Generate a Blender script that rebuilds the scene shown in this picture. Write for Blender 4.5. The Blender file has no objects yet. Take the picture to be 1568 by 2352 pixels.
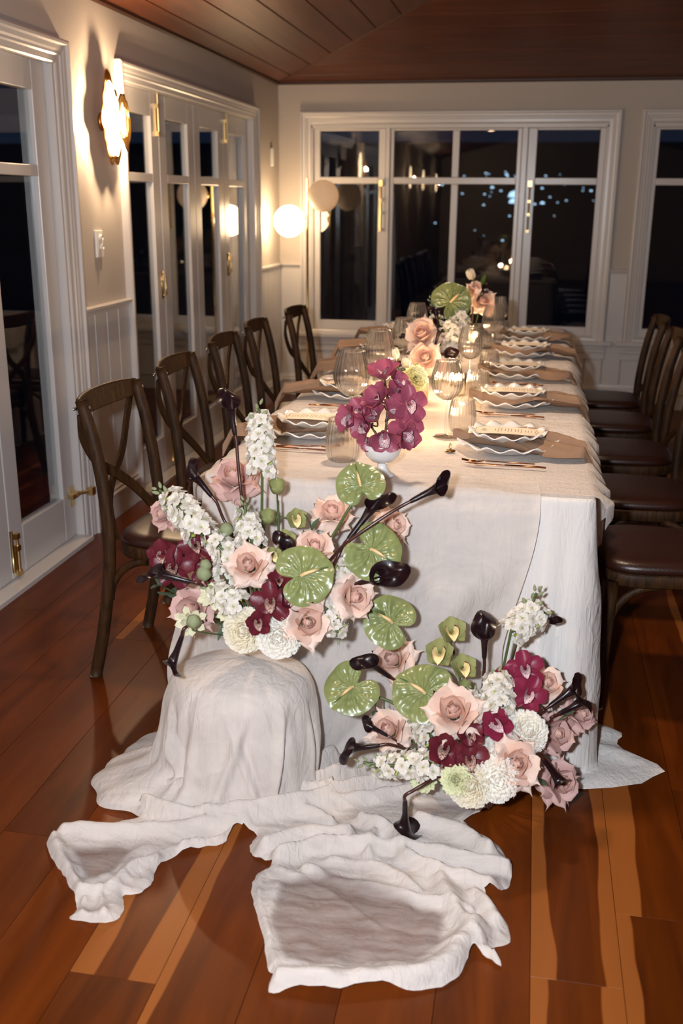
import bpy, math, random
import numpy as np
from mathutils import Vector, Matrix, Quaternion
from mathutils.geometry import delaunay_2d_cdt

PI = math.pi
sc = bpy.context.scene
COL = sc.collection
random.seed(7)

# ------------------------------------------------------------------ camera
HC, FPX = 1.45, 2310.0
YAW, PITCH, ROLL = map(math.radians, (10.43, 17.16, 0.464))
_f = Vector((-math.sin(YAW) * math.cos(PITCH), math.cos(YAW) * math.cos(PITCH), -math.sin(PITCH)))
_r0 = Vector((math.cos(YAW), math.sin(YAW), 0)); _u0 = _r0.cross(_f)
CR = _r0 * math.cos(ROLL) + _u0 * math.sin(ROLL)
CU = -_r0 * math.sin(ROLL) + _u0 * math.cos(ROLL)
CF = _f
CP = Vector((0, 0, HC))
cam = bpy.data.cameras.new('camera'); co = bpy.data.objects.new('camera', cam); COL.objects.link(co)
co.matrix_world = Matrix(((CR.x, CU.x, -CF.x, CP.x), (CR.y, CU.y, -CF.y, CP.y), (CR.z, CU.z, -CF.z, CP.z), (0, 0, 0, 1)))
cam.sensor_fit = 'VERTICAL'; cam.sensor_height = 36; cam.sensor_width = 24
cam.lens = 36 * FPX / 2352
cam.clip_start = .05; cam.clip_end = 400
cam.dof.use_dof = True; cam.dof.focus_distance = 2.75; cam.dof.aperture_fstop = 3.4
sc.camera = co

# ------------------------------------------------------------------ world, lights, exposure
w = bpy.data.worlds.new('night'); sc.world = w; w.use_nodes = True
w.node_tree.nodes['Background'].inputs[0].default_value = (.10, .17, .36, 1)
w.node_tree.nodes['Background'].inputs[1].default_value = .06
sc.view_settings.view_transform = 'Standard'; sc.view_settings.look = 'None'
sc.view_settings.gamma = 1; sc.view_settings.use_curve_mapping = False
sc.view_settings.exposure = 0.0

def lamp(name, kind, loc, power, color, size=.05, **kw):
    l = bpy.data.lights.new(name, kind); l.energy = power; l.color = color
    if kind == 'AREA': l.size = size
    else: l.shadow_soft_size = size
    for k, v in kw.items(): setattr(l, k, v)
    o = bpy.data.objects.new(name, l); COL.objects.link(o); o.location = loc
    return o
WARM = (1.0, .66, .38)
# the photographer's flash, a small head beside the lens
fl = lamp('camera_flash', 'SPOT', CP + CR * -.16 + CU * .06, 280, (.86, .92, 1.0), .035, spot_size=math.radians(95), spot_blend=.35)
fl.rotation_euler = co.matrix_world.to_euler()
# unseen warm fill lamp under the ceiling near the camera, for room ambient
lamp('room_fill_light', 'POINT', (-.7, .3, 2.52), 20, WARM, .12)
for y_, p_ in ((2.95, 125), (4.7, 70)): lamp('table_fill_spot', 'SPOT', (-.30, y_, 2.62), p_, (1, .76, .54), .10, spot_size=math.radians(74), spot_blend=.9)  # unseen spots added over the table to brighten its top

# ------------------------------------------------------------------ helpers
def at(px, py, Y):
    d = CR * ((px - 784) / FPX) + CU * (-(py - 1176) / FPX) + CF
    return CP + d * (Y / d.y)
def atz(px, py, z):
    d = CR * ((px - 784) / FPX) + CU * (-(py - 1176) / FPX) + CF
    return CP + d * ((z - HC) / d.z)
def facing(p, a, b):
    return ((CP - Vector(p)).normalized() + CR * a + CU * b).normalized()

class MB:
    def __init__(s): s.v = []; s.f = []; s.m = []; s.cur = 0
    def add(s, vs, fs):
        o = len(s.v); s.v.extend([tuple(p) for p in vs]); s.f.extend([tuple(i + o for i in f) for f in fs]); s.m.extend([s.cur] * len(fs))
    def box(s, x0, x1, y0, y1, z0, z1):
        s.add([(x0, y0, z0), (x1, y0, z0), (x1, y1, z0), (x0, y1, z0), (x0, y0, z1), (x1, y0, z1), (x1, y1, z1), (x0, y1, z1)],
              [(0, 3, 2, 1), (4, 5, 6, 7), (0, 1, 5, 4), (1, 2, 6, 5), (2, 3, 7, 6), (3, 0, 4, 7)])
    def grid(s, P, closed_u=False, closed_v=False):
        # P[i][j]
        n, m = len(P), len(P[0]); vs = [q for r in P for q in r]; fs = []
        for i in range(n if closed_u else n - 1):
            for j in range(m if closed_v else m - 1):
                i2, j2 = (i + 1) % n, (j + 1) % m
                fs.append((i * m + j, i2 * m + j, i2 * m + j2, i * m + j2))
        s.add(vs, fs)
    def tube(s, pts, rad, n=8, cap=True, flat=None):
        pts = [Vector(p) for p in pts]; N = len(pts)
        if not hasattr(rad, '__len__'): rad = [rad] * N
        ref = None; rings = []
        for i in range(N):
            t = (pts[min(i + 1, N - 1)] - pts[max(i - 1, 0)]); t = t.normalized() if t.length > 1e-9 else Vector((0, 0, 1))
            if ref is None: ref = Vector((0, 0, 1)) if abs(t.z) < .9 else Vector((1, 0, 0))
            ref = (ref - t * ref.dot(t)); ref = ref.normalized() if ref.length > 1e-6 else t.orthogonal().normalized()
            b = t.cross(ref)
            fx, fy = (1, 1) if flat is None else flat
            rings.append([pts[i] + (ref * math.cos(2 * PI * k / n) * fx + b * math.sin(2 * PI * k / n) * fy) * rad[i] for k in range(n)])
        o = len(s.v); s.grid(rings, closed_v=True)
        if cap:
            s.f.append(tuple(o + k for k in range(n))[::-1]); s.f.append(tuple(o + (N - 1) * n + k for k in range(n))); s.m += [s.cur] * 2
    def lathe(s, prof, n=24, c=(0, 0, 0), rib=0, ribn=0):
        P = []
        for i, (r, z) in enumerate(prof):
            row = []
            for k in range(n):
                a = 2 * PI * k / n; rr = r * (1 + (rib * math.cos(ribn * a) if ribn else 0))
                row.append((c[0] + rr * math.cos(a), c[1] + rr * math.sin(a), c[2] + z))
            P.append(row)
        s.grid(P, closed_v=True)
    def mesh(s, name, mats, smooth=True):
        me = bpy.data.meshes.new(name); me.from_pydata(s.v, [], s.f)
        if not isinstance(mats, (list, tuple)): mats = [mats]
        for m in mats: me.materials.append(m)
        if len(mats) > 1: me.polygons.foreach_set('material_index', s.m)
        if smooth: me.polygons.foreach_set('use_smooth', [True] * len(me.polygons))
        me.update(); return me

def link(name, me, parent=None, loc=None, kind=None):
    o = bpy.data.objects.new(name, me); COL.objects.link(o)
    if parent is not None: o.parent = parent
    if loc is not None: o.location = loc
    if kind: o['kind'] = kind
    return o
def tag(o, label, cat, group=None):
    o['label'] = label; o['category'] = cat
    if group: o['group'] = group
    return o
def thing(name, label, cat, loc=(0, 0, 0), group=None):
    o = link(name, None, None, loc); return tag(o, label, cat, group)
def struct(name, label=None, loc=(0, 0, 0), me=None, cat=None):
    o = link(name, me, None, loc, 'structure')
    if label: o['label'] = label
    if cat: o['category'] = cat
    return o
def bev(o, w=.003, seg=2):
    m = o.modifiers.new('edge', 'BEVEL'); m.width = w; m.segments = seg; m.limit_method = 'ANGLE'; return o
def subs(o, n=1):
    m = o.modifiers.new('sub', 'SUBSURF'); m.levels = n; m.render_levels = n; return o
def copy_tree(o, parent=None):
    c = o.copy(); COL.objects.link(c); c.parent = parent
    for ch in list(o.children): copy_tree(ch, c)
    return c
def catmull(pts, n=6):
    pts = [Vector(p) for p in pts]
    if len(pts) < 3: return [pts[0].lerp(pts[-1], i / n) for i in range(n + 1)]
    P = [pts[0] * 2 - pts[1]] + pts + [pts[-1] * 2 - pts[-2]]; out = []
    for i in range(1, len(P) - 2):
        for k in range(n):
            t = k / n; a, b, c, d = P[i - 1:i + 3]
            out.append(.5 * ((2 * b) + (c - a) * t + (2 * a - 5 * b + 4 * c - d) * t * t + (3 * b - a - 3 * c + d) * t ** 3))
    out.append(pts[-1]); return out
def sn(x, y, freq, seed, n=7):
    rs = np.random.RandomState(seed); o = 0
    for i in range(n):
        a = rs.rand() * 2 * PI; k = freq * (.6 + .9 * rs.rand())
        o = o + np.sin((x * np.cos(a) + y * np.sin(a)) * k + rs.rand() * 7)
    return o / n ** .5
def sm(a, b, x):
    t = np.clip((x - a) / (b - a), 0, 1); return t * t * (3 - 2 * t)

# ------------------------------------------------------------------ materials
def newmat(name):
    m = bpy.data.materials.new(name); m.use_nodes = True; t = m.node_tree
    return m, t, t.nodes, t.links, t.nodes['Principled BSDF']
def srgb(r, g, b):
    return tuple(((c / 255) / 12.92 if c < 10 else ((c / 255 + .055) / 1.055) ** 2.4) for c in (r, g, b)) + (1,)
def pmat(name, col, rough=.5, metal=0, var=0, vscale=8, bump=0, bscale=60, coat=0, spec=.5, aniso=None, coord='Object'):
    m, t, N, L, B = newmat(name)
    B.inputs['Base Color'].default_value = col; B.inputs['Roughness'].default_value = rough; B.inputs['Metallic'].default_value = metal
    B.inputs['Coat Weight'].default_value = coat; B.inputs['Specular IOR Level'].default_value = spec
    if var or bump:
        tc = N.new('ShaderNodeTexCoord'); mp = N.new('ShaderNodeMapping'); L.new(tc.outputs[coord], mp.inputs[0])
        if aniso: mp.inputs['Scale'].default_value = aniso
    if var:
        nz = N.new('ShaderNodeTexNoise'); nz.inputs['Scale'].default_value = vscale; nz.inputs['Detail'].default_value = 5; L.new(mp.outputs[0], nz.inputs[0])
        mx = N.new('ShaderNodeMix'); mx.data_type = 'RGBA'
        mx.inputs[6].default_value = tuple(c * (1 - var) for c in col[:3]) + (1,); mx.inputs[7].default_value = tuple(min(1, c * (1 + var)) for c in col[:3]) + (1,)
        L.new(nz.outputs[0], mx.inputs[0]); L.new(mx.outputs[2], B.inputs['Base Color'])
    if bump:
        nb = N.new('ShaderNodeTexNoise'); nb.inputs['Scale'].default_value = bscale; nb.inputs['Detail'].default_value = 4; L.new(mp.outputs[0], nb.inputs[0])
        bp = N.new('ShaderNodeBump'); bp.inputs['Strength'].default_value = bump; bp.inputs['Distance'].default_value = .004; L.new(nb.outputs[0], bp.inputs['Height']); L.new(bp.outputs[0], B.inputs['Normal'])
    return m
def petalmat(name, col, trans=.25, rough=.55, var=.12, vscale=25, tint=None, bump=.15, spec=.25, aniso=None):
    # diffuse petal with light bleeding through it
    m = pmat(name, col, rough, 0, var, vscale, bump, 140, spec=spec, aniso=aniso)
    t = m.node_tree; N = t.nodes; L = t.links; B = N['Principled BSDF']; out = N['Material Output']
    tr = N.new('ShaderNodeBsdfTranslucent'); tr.inputs[0].default_value = tint or col
    mx = N.new('ShaderNodeMixShader'); mx.inputs[0].default_value = trans
    L.new(B.outputs[0], mx.inputs[1]); L.new(tr.outputs[0], mx.inputs[2]); L.new(mx.outputs[0], out.inputs[0])
    return m
def emat(name, col, strength):
    m, t, N, L, B = newmat(name)
    B.inputs['Base Color'].default_value = (.8, .8, .8, 1)
    B.inputs['Emission Color'].default_value = col; B.inputs['Emission Strength'].default_value = strength
    return m
def thinglass(name, tint=(.97, .98, .98, 1), refr=0, ior=1.5, rough=0.0, boost=0):
    m, t, N, L, B = newmat(name); N.remove(B); out = N['Material Output']
    g = N.new('ShaderNodeNewGeometry'); mi = N.new('ShaderNodeMix'); mi.inputs[2].default_value = ior; mi.inputs[3].default_value = 1 / ior
    L.new(g.outputs['Backfacing'], mi.inputs[0])
    fr = N.new('ShaderNodeFresnel'); L.new(mi.outputs[0], fr.inputs[0])
    fac = fr.outputs[0]
    if boost:
        ad = N.new('ShaderNodeMath'); ad.operation = 'MULTIPLY_ADD'; ad.inputs[1].default_value = 1 + boost; ad.inputs[2].default_value = 0; ad.use_clamp = True; L.new(fac, ad.inputs[0]); fac = ad.outputs[0]
    tr = N.new('ShaderNodeBsdfTransparent'); tr.inputs[0].default_value = tint
    base = tr.outputs[0]
    if refr:
        rf = N.new('ShaderNodeBsdfRefraction'); rf.inputs['IOR'].default_value = 1.12; rf.inputs['Roughness'].default_value = .06
        m1 = N.new('ShaderNodeMixShader'); m1.inputs[0].default_value = refr; L.new(tr.outputs[0], m1.inputs[1]); L.new(rf.outputs[0], m1.inputs[2]); base = m1.outputs[0]
    gl = N.new('ShaderNodeBsdfGlossy'); gl.inputs['Roughness'].default_value = rough
    mx = N.new('ShaderNodeMixShader'); L.new(fac, mx.inputs[0]); L.new(base, mx.inputs[1]); L.new(gl.outputs[0], mx.inputs[2]); L.new(mx.outputs[0], out.inputs[0])
    return m

M = {}
M['wall'] = pmat('wall_paint', srgb(190, 181, 172), .75, var=.02, vscale=3)
M['trim'] = pmat('trim_gloss_paint', srgb(208, 203, 200), .28, var=.02, vscale=4, spec=.6)
M['pane'] = thinglass('window_glass', boost=.4)
M['glass'] = thinglass('table_glass', (.996, .993, .988, 1), refr=.45, boost=1.0)
M['brass'] = pmat('brass', srgb(212, 186, 132), .3, 1)
M['gold'] = pmat('brushed_gold', srgb(196, 140, 60), .35, 1, var=.2, vscale=30, bump=.4, bscale=40)
M['bronze'] = pmat('dark_bronze', srgb(110, 80, 40), .4, 1)
M['steel'] = pmat('steel_bolt', srgb(190, 185, 175), .3, 1)
M['leather'] = pmat('seat_leather', srgb(46, 21, 14), .36, var=.25, vscale=6, bump=.15, bscale=220, spec=.5)
M['porc'] = pmat('white_porcelain', srgb(226, 224, 222), .16, spec=.5, coat=.3)
M['card'] = pmat('menu_card', srgb(238, 222, 200), .8, var=.03)
M['ink'] = pmat('menu_ink', srgb(104, 78, 64), .7)
M['copper'] = pmat('copper_cutlery', srgb(170, 108, 70), .25, 1)
M['switch'] = pmat('switch_plastic', srgb(238, 236, 230), .35)
M['rubber'] = pmat('white_rubber', srgb(200, 195, 185), .6)
M['napkin'] = pmat('taupe_linen', srgb(146, 118, 97), .9, var=.12, vscale=30, bump=.5, bscale=500, spec=.1)
M['dark'] = pmat('dark_timber', srgb(60, 28, 14), .5, var=.2, vscale=6)
M['lamplit_dish'] = emat('warm_lamp_glow', (1, .76, .46, 1), 14)
M['globe_on'] = emat('opal_globe_lit', (1, .70, .40, 1), 26)
M['globe_off'] = petalmat('opal_globe', srgb(252, 242, 230), .5, .3, var=.01, bump=0)
M['flame'] = emat('candle_flame', (1, .62, .25, 1), 60)
M['wax'] = petalmat('candle_wax', srgb(240, 228, 210), .35, .4, var=.02)
M['town'] = emat('town_light', (.45, .72, 1, 1), 1.6)
M['outside'] = pmat('night_ground', srgb(34, 44, 60), .9, var=.3, vscale=1.5)

def woodmat(name, dark, light, rough=.35, axis=(9, .7, 9), scale=5, bump=.08, ring=.5, coat=0, spec=.4):
    m, t, N, L, B = newmat(name)
    tc = N.new('ShaderNodeTexCoord'); mp = N.new('ShaderNodeMapping'); mp.inputs['Scale'].default_value = axis; L.new(tc.outputs['Object'], mp.inputs[0])
    oi = N.new('ShaderNodeObjectInfo'); ad = N.new('ShaderNodeVectorMath'); ad.operation = 'ADD'
    cb = N.new('ShaderNodeCombineXYZ'); ml = N.new('ShaderNodeMath'); ml.operation = 'MULTIPLY'; ml.inputs[1].default_value = 37; L.new(oi.outputs['Random'], ml.inputs[0])
    L.new(ml.outputs[0], cb.inputs[0]); L.new(ml.outputs[0], cb.inputs[1]); L.new(ml.outputs[0], cb.inputs[2]); L.new(mp.outputs[0], ad.inputs[0]); L.new(cb.outputs[0], ad.inputs[1])
    nz = N.new('ShaderNodeTexNoise'); nz.inputs['Scale'].default_value = scale; nz.inputs['Detail'].default_value = 6; nz.inputs['Roughness'].default_value = .6; nz.inputs['Distortion'].default_value = .6; L.new(ad.outputs[0], nz.inputs[0])
    cr = N.new('ShaderNodeValToRGB'); cr.color_ramp.elements[0].color = dark; cr.color_ramp.elements[1].color = light
    cr.color_ramp.elements[0].position = .34; cr.color_ramp.elements[1].position = .68; L.new(nz.outputs[0], cr.inputs[0])
    L.new(cr.outputs[0], B.inputs['Base Color']); B.inputs['Roughness'].default_value = rough; B.inputs['Coat Weight'].default_value = coat; B.inputs['Coat Roughness'].default_value = .2; B.inputs['Specular IOR Level'].default_value = spec
    bp = N.new('ShaderNodeBump'); bp.inputs['Strength'].default_value = bump; bp.inputs['Distance'].default_value = .003; L.new(nz.outputs[0], bp.inputs['Height']); L.new(bp.outputs[0], B.inputs['Normal'])
    return m, t, N, L, B, cr, tc, oi, nz
M['chair'] = woodmat('chair_oak', srgb(34, 20, 9), srgb(68, 42, 18), .55, (14, 14, 2.0), 6, .25, spec=.22)[0]
M['ceiling'] = woodmat('ceiling_cedar', srgb(88, 46, 26), srgb(112, 62, 36), .42, (5, .5, 5), 3, .03)[0]
M['ceiling_x'] = woodmat('ceiling_cedar_end', srgb(84, 42, 22), srgb(104, 56, 30), .42, (.5, 5, 5), 3, .03)[0]
# floor boards: dark heartwood with pale sapwood along the edges; the object colour says how wide each board's sapwood is
m, t, N, L, B, cr, tc, oi, nz = woodmat('floor_blackbutt', srgb(74, 29, 2), srgb(104, 46, 5), .34, (5, .5, 3), 2.6, .04, spec=.22)
M['floor'] = m
sx = N.new('ShaderNodeSeparateXYZ'); L.new(tc.outputs['Object'], sx.inputs[0])
sc3 = N.new('ShaderNodeSeparateColor'); L.new(oi.outputs['Color'], sc3.inputs[0])
def mth(op, a, b=None, c=None):
    n = N.new('ShaderNodeMath'); n.operation = op
    for i, q in enumerate((a, b, c)):
        if q is None: continue
        if isinstance(q, (int, float)): n.inputs[i].default_value = q
        else: L.new(q, n.inputs[i])
    return n.outputs[0]
mp2 = N.new('ShaderNodeMapping'); mp2.inputs['Scale'].default_value = (2, 1, 1); L.new(tc.outputs['Object'], mp2.inputs[0])
ad2 = N.new('ShaderNodeVectorMath'); ad2.operation = 'ADD'; cb2 = N.new('ShaderNodeCombineXYZ'); L.new(mth('MULTIPLY', oi.outputs['Random'], 91.), cb2.inputs[1]); L.new(mp2.outputs[0], ad2.inputs[0]); L.new(cb2.outputs[0], ad2.inputs[1])
wob = N.new('ShaderNodeTexNoise'); wob.inputs['Scale'].default_value = 2.2; wob.inputs['Detail'].default_value = 2; L.new(ad2.outputs[0], wob.inputs[0])
wv = mth('MULTIPLY', mth('SUBTRACT', wob.outputs[0], .5), .06)
dl = mth('ADD', sx.outputs[0], .089); dr = mth('SUBTRACT', .089, sx.outputs[0])
def side(d, wd):
    ww = mth('ADD', mth('MULTIPLY', wd, .1), wv)
    on = mth('GREATER_THAN', wd, .02)
    return mth('MULTIPLY', on, mth('MULTIPLY_ADD', mth('SUBTRACT', ww, d), 260., .5))
def clamp01(x):
    n = N.new('ShaderNodeClamp'); L.new(x, n.inputs[0]); return n.outputs[0]
sap = mth('MAXIMUM', clamp01(side(dl, sc3.outputs[0])), clamp01(side(dr, sc3.outputs[1])))
mxs = N.new('ShaderNodeMix'); mxs.data_type = 'RGBA'; L.new(sap, mxs.inputs[0])
hs = N.new('ShaderNodeHueSaturation'); L.new(cr.outputs[0], hs.inputs['Color']); L.new(mth('MULTIPLY_ADD', sc3.outputs[2], 1.0, .5), hs.inputs['Value'])
L.new(hs.outputs[0], mxs.inputs[6])
cs = N.new('ShaderNodeValToRGB'); cs.color_ramp.elements[0].color = srgb(130, 71, 28); cs.color_ramp.elements[1].color = srgb(152, 87, 37); L.new(nz.outputs[0], cs.inputs[0]); L.new(cs.outputs[0], mxs.inputs[7])
L.new(mxs.outputs[2], B.inputs['Base Color'])

# cloth
def clothmat(name, col, trans=.2, wr=.5, sheer=False, alpha=1.0, fine=900):
    m, t, N, L, B = newmat(name); out = N['Material Output']
    B.inputs['Base Color'].default_value = col; B.inputs['Roughness'].default_value = .9; B.inputs['Specular IOR Level'].default_value = .1
    B.inputs['Sheen Weight'].default_value = .15
    tc = N.new('ShaderNodeTexCoord')
    n1 = N.new('ShaderNodeTexNoise'); n1.inputs['Scale'].default_value = 34; n1.inputs['Detail'].default_value = 5; n1.inputs['Distortion'].default_value = 1.2
    mp = N.new('ShaderNodeMapping'); mp.inputs['Scale'].default_value = (1.5, 1.1, .35); L.new(tc.outputs['Object'], mp.inputs[0]); L.new(mp.outputs[0], n1.inputs[0])
    n2 = N.new('ShaderNodeTexNoise'); n2.inputs['Scale'].default_value = fine; n2.inputs['Detail'].default_value = 1; L.new(tc.outputs['Object'], n2.inputs[0])
    ad = N.new('ShaderNodeMath'); ad.operation = 'MULTIPLY_ADD'; ad.inputs[1].default_value = .08; L.new(n2.outputs[0], ad.inputs[0]); L.new(n1.outputs[0], ad.inputs[2])
    bp = N.new('ShaderNodeBump'); bp.inputs['Strength'].default_value = wr; bp.inputs['Distance'].default_value = .008; L.new(ad.outputs[0], bp.inputs['Height']); L.new(bp.outputs[0], B.inputs['Normal'])
    tr = N.new('ShaderNodeBsdfTranslucent'); tr.inputs[0].default_value = col; L.new(bp.outputs[0], tr.inputs['Normal'])
    mx = N.new('ShaderNodeMixShader'); mx.inputs[0].default_value = trans; L.new(B.outputs[0], mx.inputs[1]); L.new(tr.outputs[0], mx.inputs[2])
    res = mx.outputs[0]
    if sheer:
        tp = N.new('ShaderNodeBsdfTransparent'); m2 = N.new('ShaderNodeMixShader')
        at_ = N.new('ShaderNodeAttribute'); at_.attribute_name = 'cover'
        # crinkled weave: thin streaks are denser
        n3 = N.new('ShaderNodeTexNoise'); n3.inputs['Scale'].default_value = 9; n3.inputs['Detail'].default_value = 6; n3.inputs['Distortion'].default_value = .6
        mp3 = N.new('ShaderNodeMapping'); mp3.inputs['Scale'].default_value = (1.0, 7, 1.5); mp3.inputs['Rotation'].default_value = (0, 0, -.18); L.new(tc.outputs['Object'], mp3.inputs[0]); L.new(mp3.outputs[0], n3.inputs[0])
        q = N.new('ShaderNodeMath'); q.operation = 'MULTIPLY_ADD'; q.inputs[1].default_value = .5; q.inputs[2].default_value = -.25; L.new(n3.outputs[0], q.inputs[0])
        q2 = N.new('ShaderNodeMath'); q2.operation = 'ADD'; q2.use_clamp = True; L.new(q.outputs[0], q2.inputs[0]); L.new(at_.outputs['Fac'], q2.inputs[1])
        L.new(q2.outputs[0], m2.inputs[0]); L.new(tp.outputs[0], m2.inputs[1]); L.new(res, m2.inputs[2]); res = m2.outputs[0]
    L.new(res, out.inputs[0]); return m
M['linen'] = clothmat('white_linen', srgb(232, 226, 221), .12, .6)
M['gauze'] = clothmat('sheer_gauze', srgb(234, 225, 219), .3, .65, True)

# flowers
M['rose_in'] = petalmat('rose_heart', srgb(233, 194, 179), .22, .5, .1, 30)
M['rose_mid'] = petalmat('rose_blush', srgb(238, 206, 190), .25, .5, .07, 25)
M['rose_out'] = petalmat('rose_cream_blush', srgb(240, 216, 202), .25, .5, .07, 25)
M['mauve'] = petalmat('rose_dusky', srgb(218, 180, 172), .25, .55, .08, 25)
M['burg'] = petalmat('burgundy_orchid', srgb(100, 32, 43), .12, .4, .22, 30, spec=.4, aniso=(1, 1, 1))
M['magenta'] = petalmat('magenta_orchid', srgb(162, 80, 102), .15, .42, .16, 30, spec=.35)
M['crimson'] = petalmat('crimson_orchid', srgb(134, 40, 66), .14, .4, .18, 30, spec=.35)
M['green_orch'] = petalmat('green_orchid', srgb(160, 163, 108), .22, .4, .15, 30, spec=.4)
M['anth'] = pmat('anthurium_spathe', srgb(126, 134, 84), .3, 0, .25, 14, .15, 40, spec=.55, coat=.2)
M['calla'] = pmat('black_calla', srgb(28, 11, 16), .32, 0, .3, 14, .1, 60, spec=.45, coat=.08)
M['calla_stem'] = pmat('calla_stem', srgb(62, 30, 24), .3, 0, .2, 10, spec=.5)
M['stem'] = pmat('green_stem', srgb(78, 92, 52), .4, 0, .15, 20, spec=.4)
M['stemd'] = pmat('orchid_stem', srgb(66, 50, 30), .4, 0, .15, 20)
M['stock'] = petalmat('stock_petal', srgb(236, 230, 220), .3, .6, .03, 30)
M['bud'] = petalmat('stock_bud', srgb(150, 158, 120), .2, .6, .25, 40)
M['leaf'] = petalmat('grey_green_leaf', srgb(84, 98, 76), .15, .55, .15, 20)
M['leafd'] = petalmat('tulip_leaf', srgb(72, 100, 44), .15, .4, .15, 12)
M['mum'] = petalmat('cream_chrysanthemum', srgb(250, 244, 228), .4, .6, .04, 30)
M['mumw'] = petalmat('white_chrysanthemum', srgb(252, 249, 242), .4, .6, .04, 30)
M['carn'] = petalmat('green_carnation', srgb(226, 228, 188), .3, .6, .08, 30)
M['lisi'] = petalmat('lisianthus', srgb(228, 224, 192), .3, .6, .08, 20)
M['tulip'] = petalmat('white_tulip', srgb(236, 230, 214), .3, .5, .04, 20)
M['throat'] = pmat('flower_throat', srgb(150, 160, 70), .5)
def spadixmat():
    m, t, N, L, B = newmat('spadix'); tc = N.new('ShaderNodeTexCoord'); s = N.new('ShaderNodeSeparateXYZ'); L.new(tc.outputs['Generated'], s.inputs[0])
    c = N.new('ShaderNodeValToRGB'); c.color_ramp.elements[0].color = srgb(232, 196, 142); c.color_ramp.elements[1].color = srgb(70, 96, 36)
    c.color_ramp.elements[0].position = .42; c.color_ramp.elements[1].position = .72; L.new(s.outputs[1], c.inputs[0]); L.new(c.outputs[0], B.inputs['Base Color']); B.inputs['Roughness'].default_value = .45
    nb = N.new('ShaderNodeTexVoronoi'); nb.inputs['Scale'].default_value = 900; L.new(tc.outputs['Object'], nb.inputs[0]); bp = N.new('ShaderNodeBump'); bp.inputs['Strength'].default_value = .4; bp.inputs['Distance'].default_value = .001
    L.new(nb.outputs[0], bp.inputs['Height']); L.new(bp.outputs[0], B.inputs['Normal']); return m
M['spadix'] = spadixmat()
def lipmat(name, base, spot, rim, thr=.33, scale=330):
    m, t, N, L, B = newmat(name); tc = N.new('ShaderNodeTexCoord')
    v = N.new('ShaderNodeTexVoronoi'); v.inputs['Scale'].default_value = scale; L.new(tc.outputs['Object'], v.inputs[0])
    g = N.new('ShaderNodeMath'); g.operation = 'LESS_THAN'; g.inputs[1].default_value = thr; L.new(v.outputs['Distance'], g.inputs[0])
    a = N.new('ShaderNodeAttribute'); a.attribute_name = 'rim'
    mx = N.new('ShaderNodeMix'); mx.data_type = 'RGBA'; mx.inputs[6].default_value = base; mx.inputs[7].default_value = spot; L.new(g.outputs[0], mx.inputs[0])
    nz = N.new('ShaderNodeTexNoise'); nz.inputs['Scale'].default_value = 220; L.new(tc.outputs['Object'], nz.inputs[0])
    q = N.new('ShaderNodeMath'); q.operation = 'MULTIPLY_ADD'; q.inputs[1].default_value = .5; q.inputs[2].default_value = -.25; L.new(nz.outputs[0], q.inputs[0])
    q2 = N.new('ShaderNodeMath'); q2.operation = 'ADD'; L.new(q.outputs[0], q2.inputs[0]); L.new(a.outputs['Fac'], q2.inputs[1])
    q3 = N.new('ShaderNodeMath'); q3.operation = 'GREATER_THAN'; q3.inputs[1].default_value = .78; L.new(q2.outputs[0], q3.inputs[0])
    m2 = N.new('ShaderNodeMix'); m2.data_type = 'RGBA'; L.new(q3.outputs[0], m2.inputs[0]); L.new(mx.outputs[2], m2.inputs[6]); m2.inputs[7].default_value = rim
    L.new(m2.outputs[2], B.inputs['Base Color']); B.inputs['Roughness'].default_value = .5; return m
M['lip_dark'] = lipmat('dark_lip', srgb(196, 166, 150), srgb(86, 14, 28), srgb(62, 8, 20), .46)
M['lip_mag'] = lipmat('magenta_lip', srgb(218, 190, 192), srgb(112, 26, 52), srgb(112, 24, 50), .36)
M['lip_green'] = lipmat('cream_lip', srgb(234, 214, 160), srgb(226, 206, 150), srgb(112, 22, 34), .05)


# ================================================================== THE ROOM
XL, YF, ZP = -1.90, 7.65, 2.27          # left wall, far wall, wall plate
XR, YB, SL = 3.2, -5.5, .25             # right wall, back wall, ceiling slope
# ---- floor
PWD = .178
floor = struct('floor', 'dark red brown timber board floor with pale sapwood streaks', cat='floor')
b = MB(); b.box(XL - .15, XR + .15, YB - .15, YF + .15, -.06, -.022); link('subfloor', b.mesh('subfloor', M['dark'], False), floor)
def plank(k, y0, y1, sl=0, sr=0, tone=.5):
    x0 = .078 + PWD * k; g = .0006; c = .0003; hw = PWD / 2 - g; hl = (y1 - y0) / 2 - g
    b = MB()
    vs = [(sx_ * (hw - i), sy_ * (hl - i), z) for z, i in ((-.018, 0), (-c, 0), (0, c)) for sx_, sy_ in ((-1, -1), (1, -1), (1, 1), (-1, 1))]
    b.add(vs, [(8, 9, 10, 11)] + [(4 * j + i, 4 * j + (i + 1) % 4, 4 * j + 4 + (i + 1) % 4, 4 * j + 4 + i) for j in (0, 1) for i in range(4)])
    o = link('plank', b.mesh('plank', M['floor'], False), floor, (x0 + PWD / 2, (y0 + y1) / 2, 0))
    o.color = (sl * 10, sr * 10, tone, 1)
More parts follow.
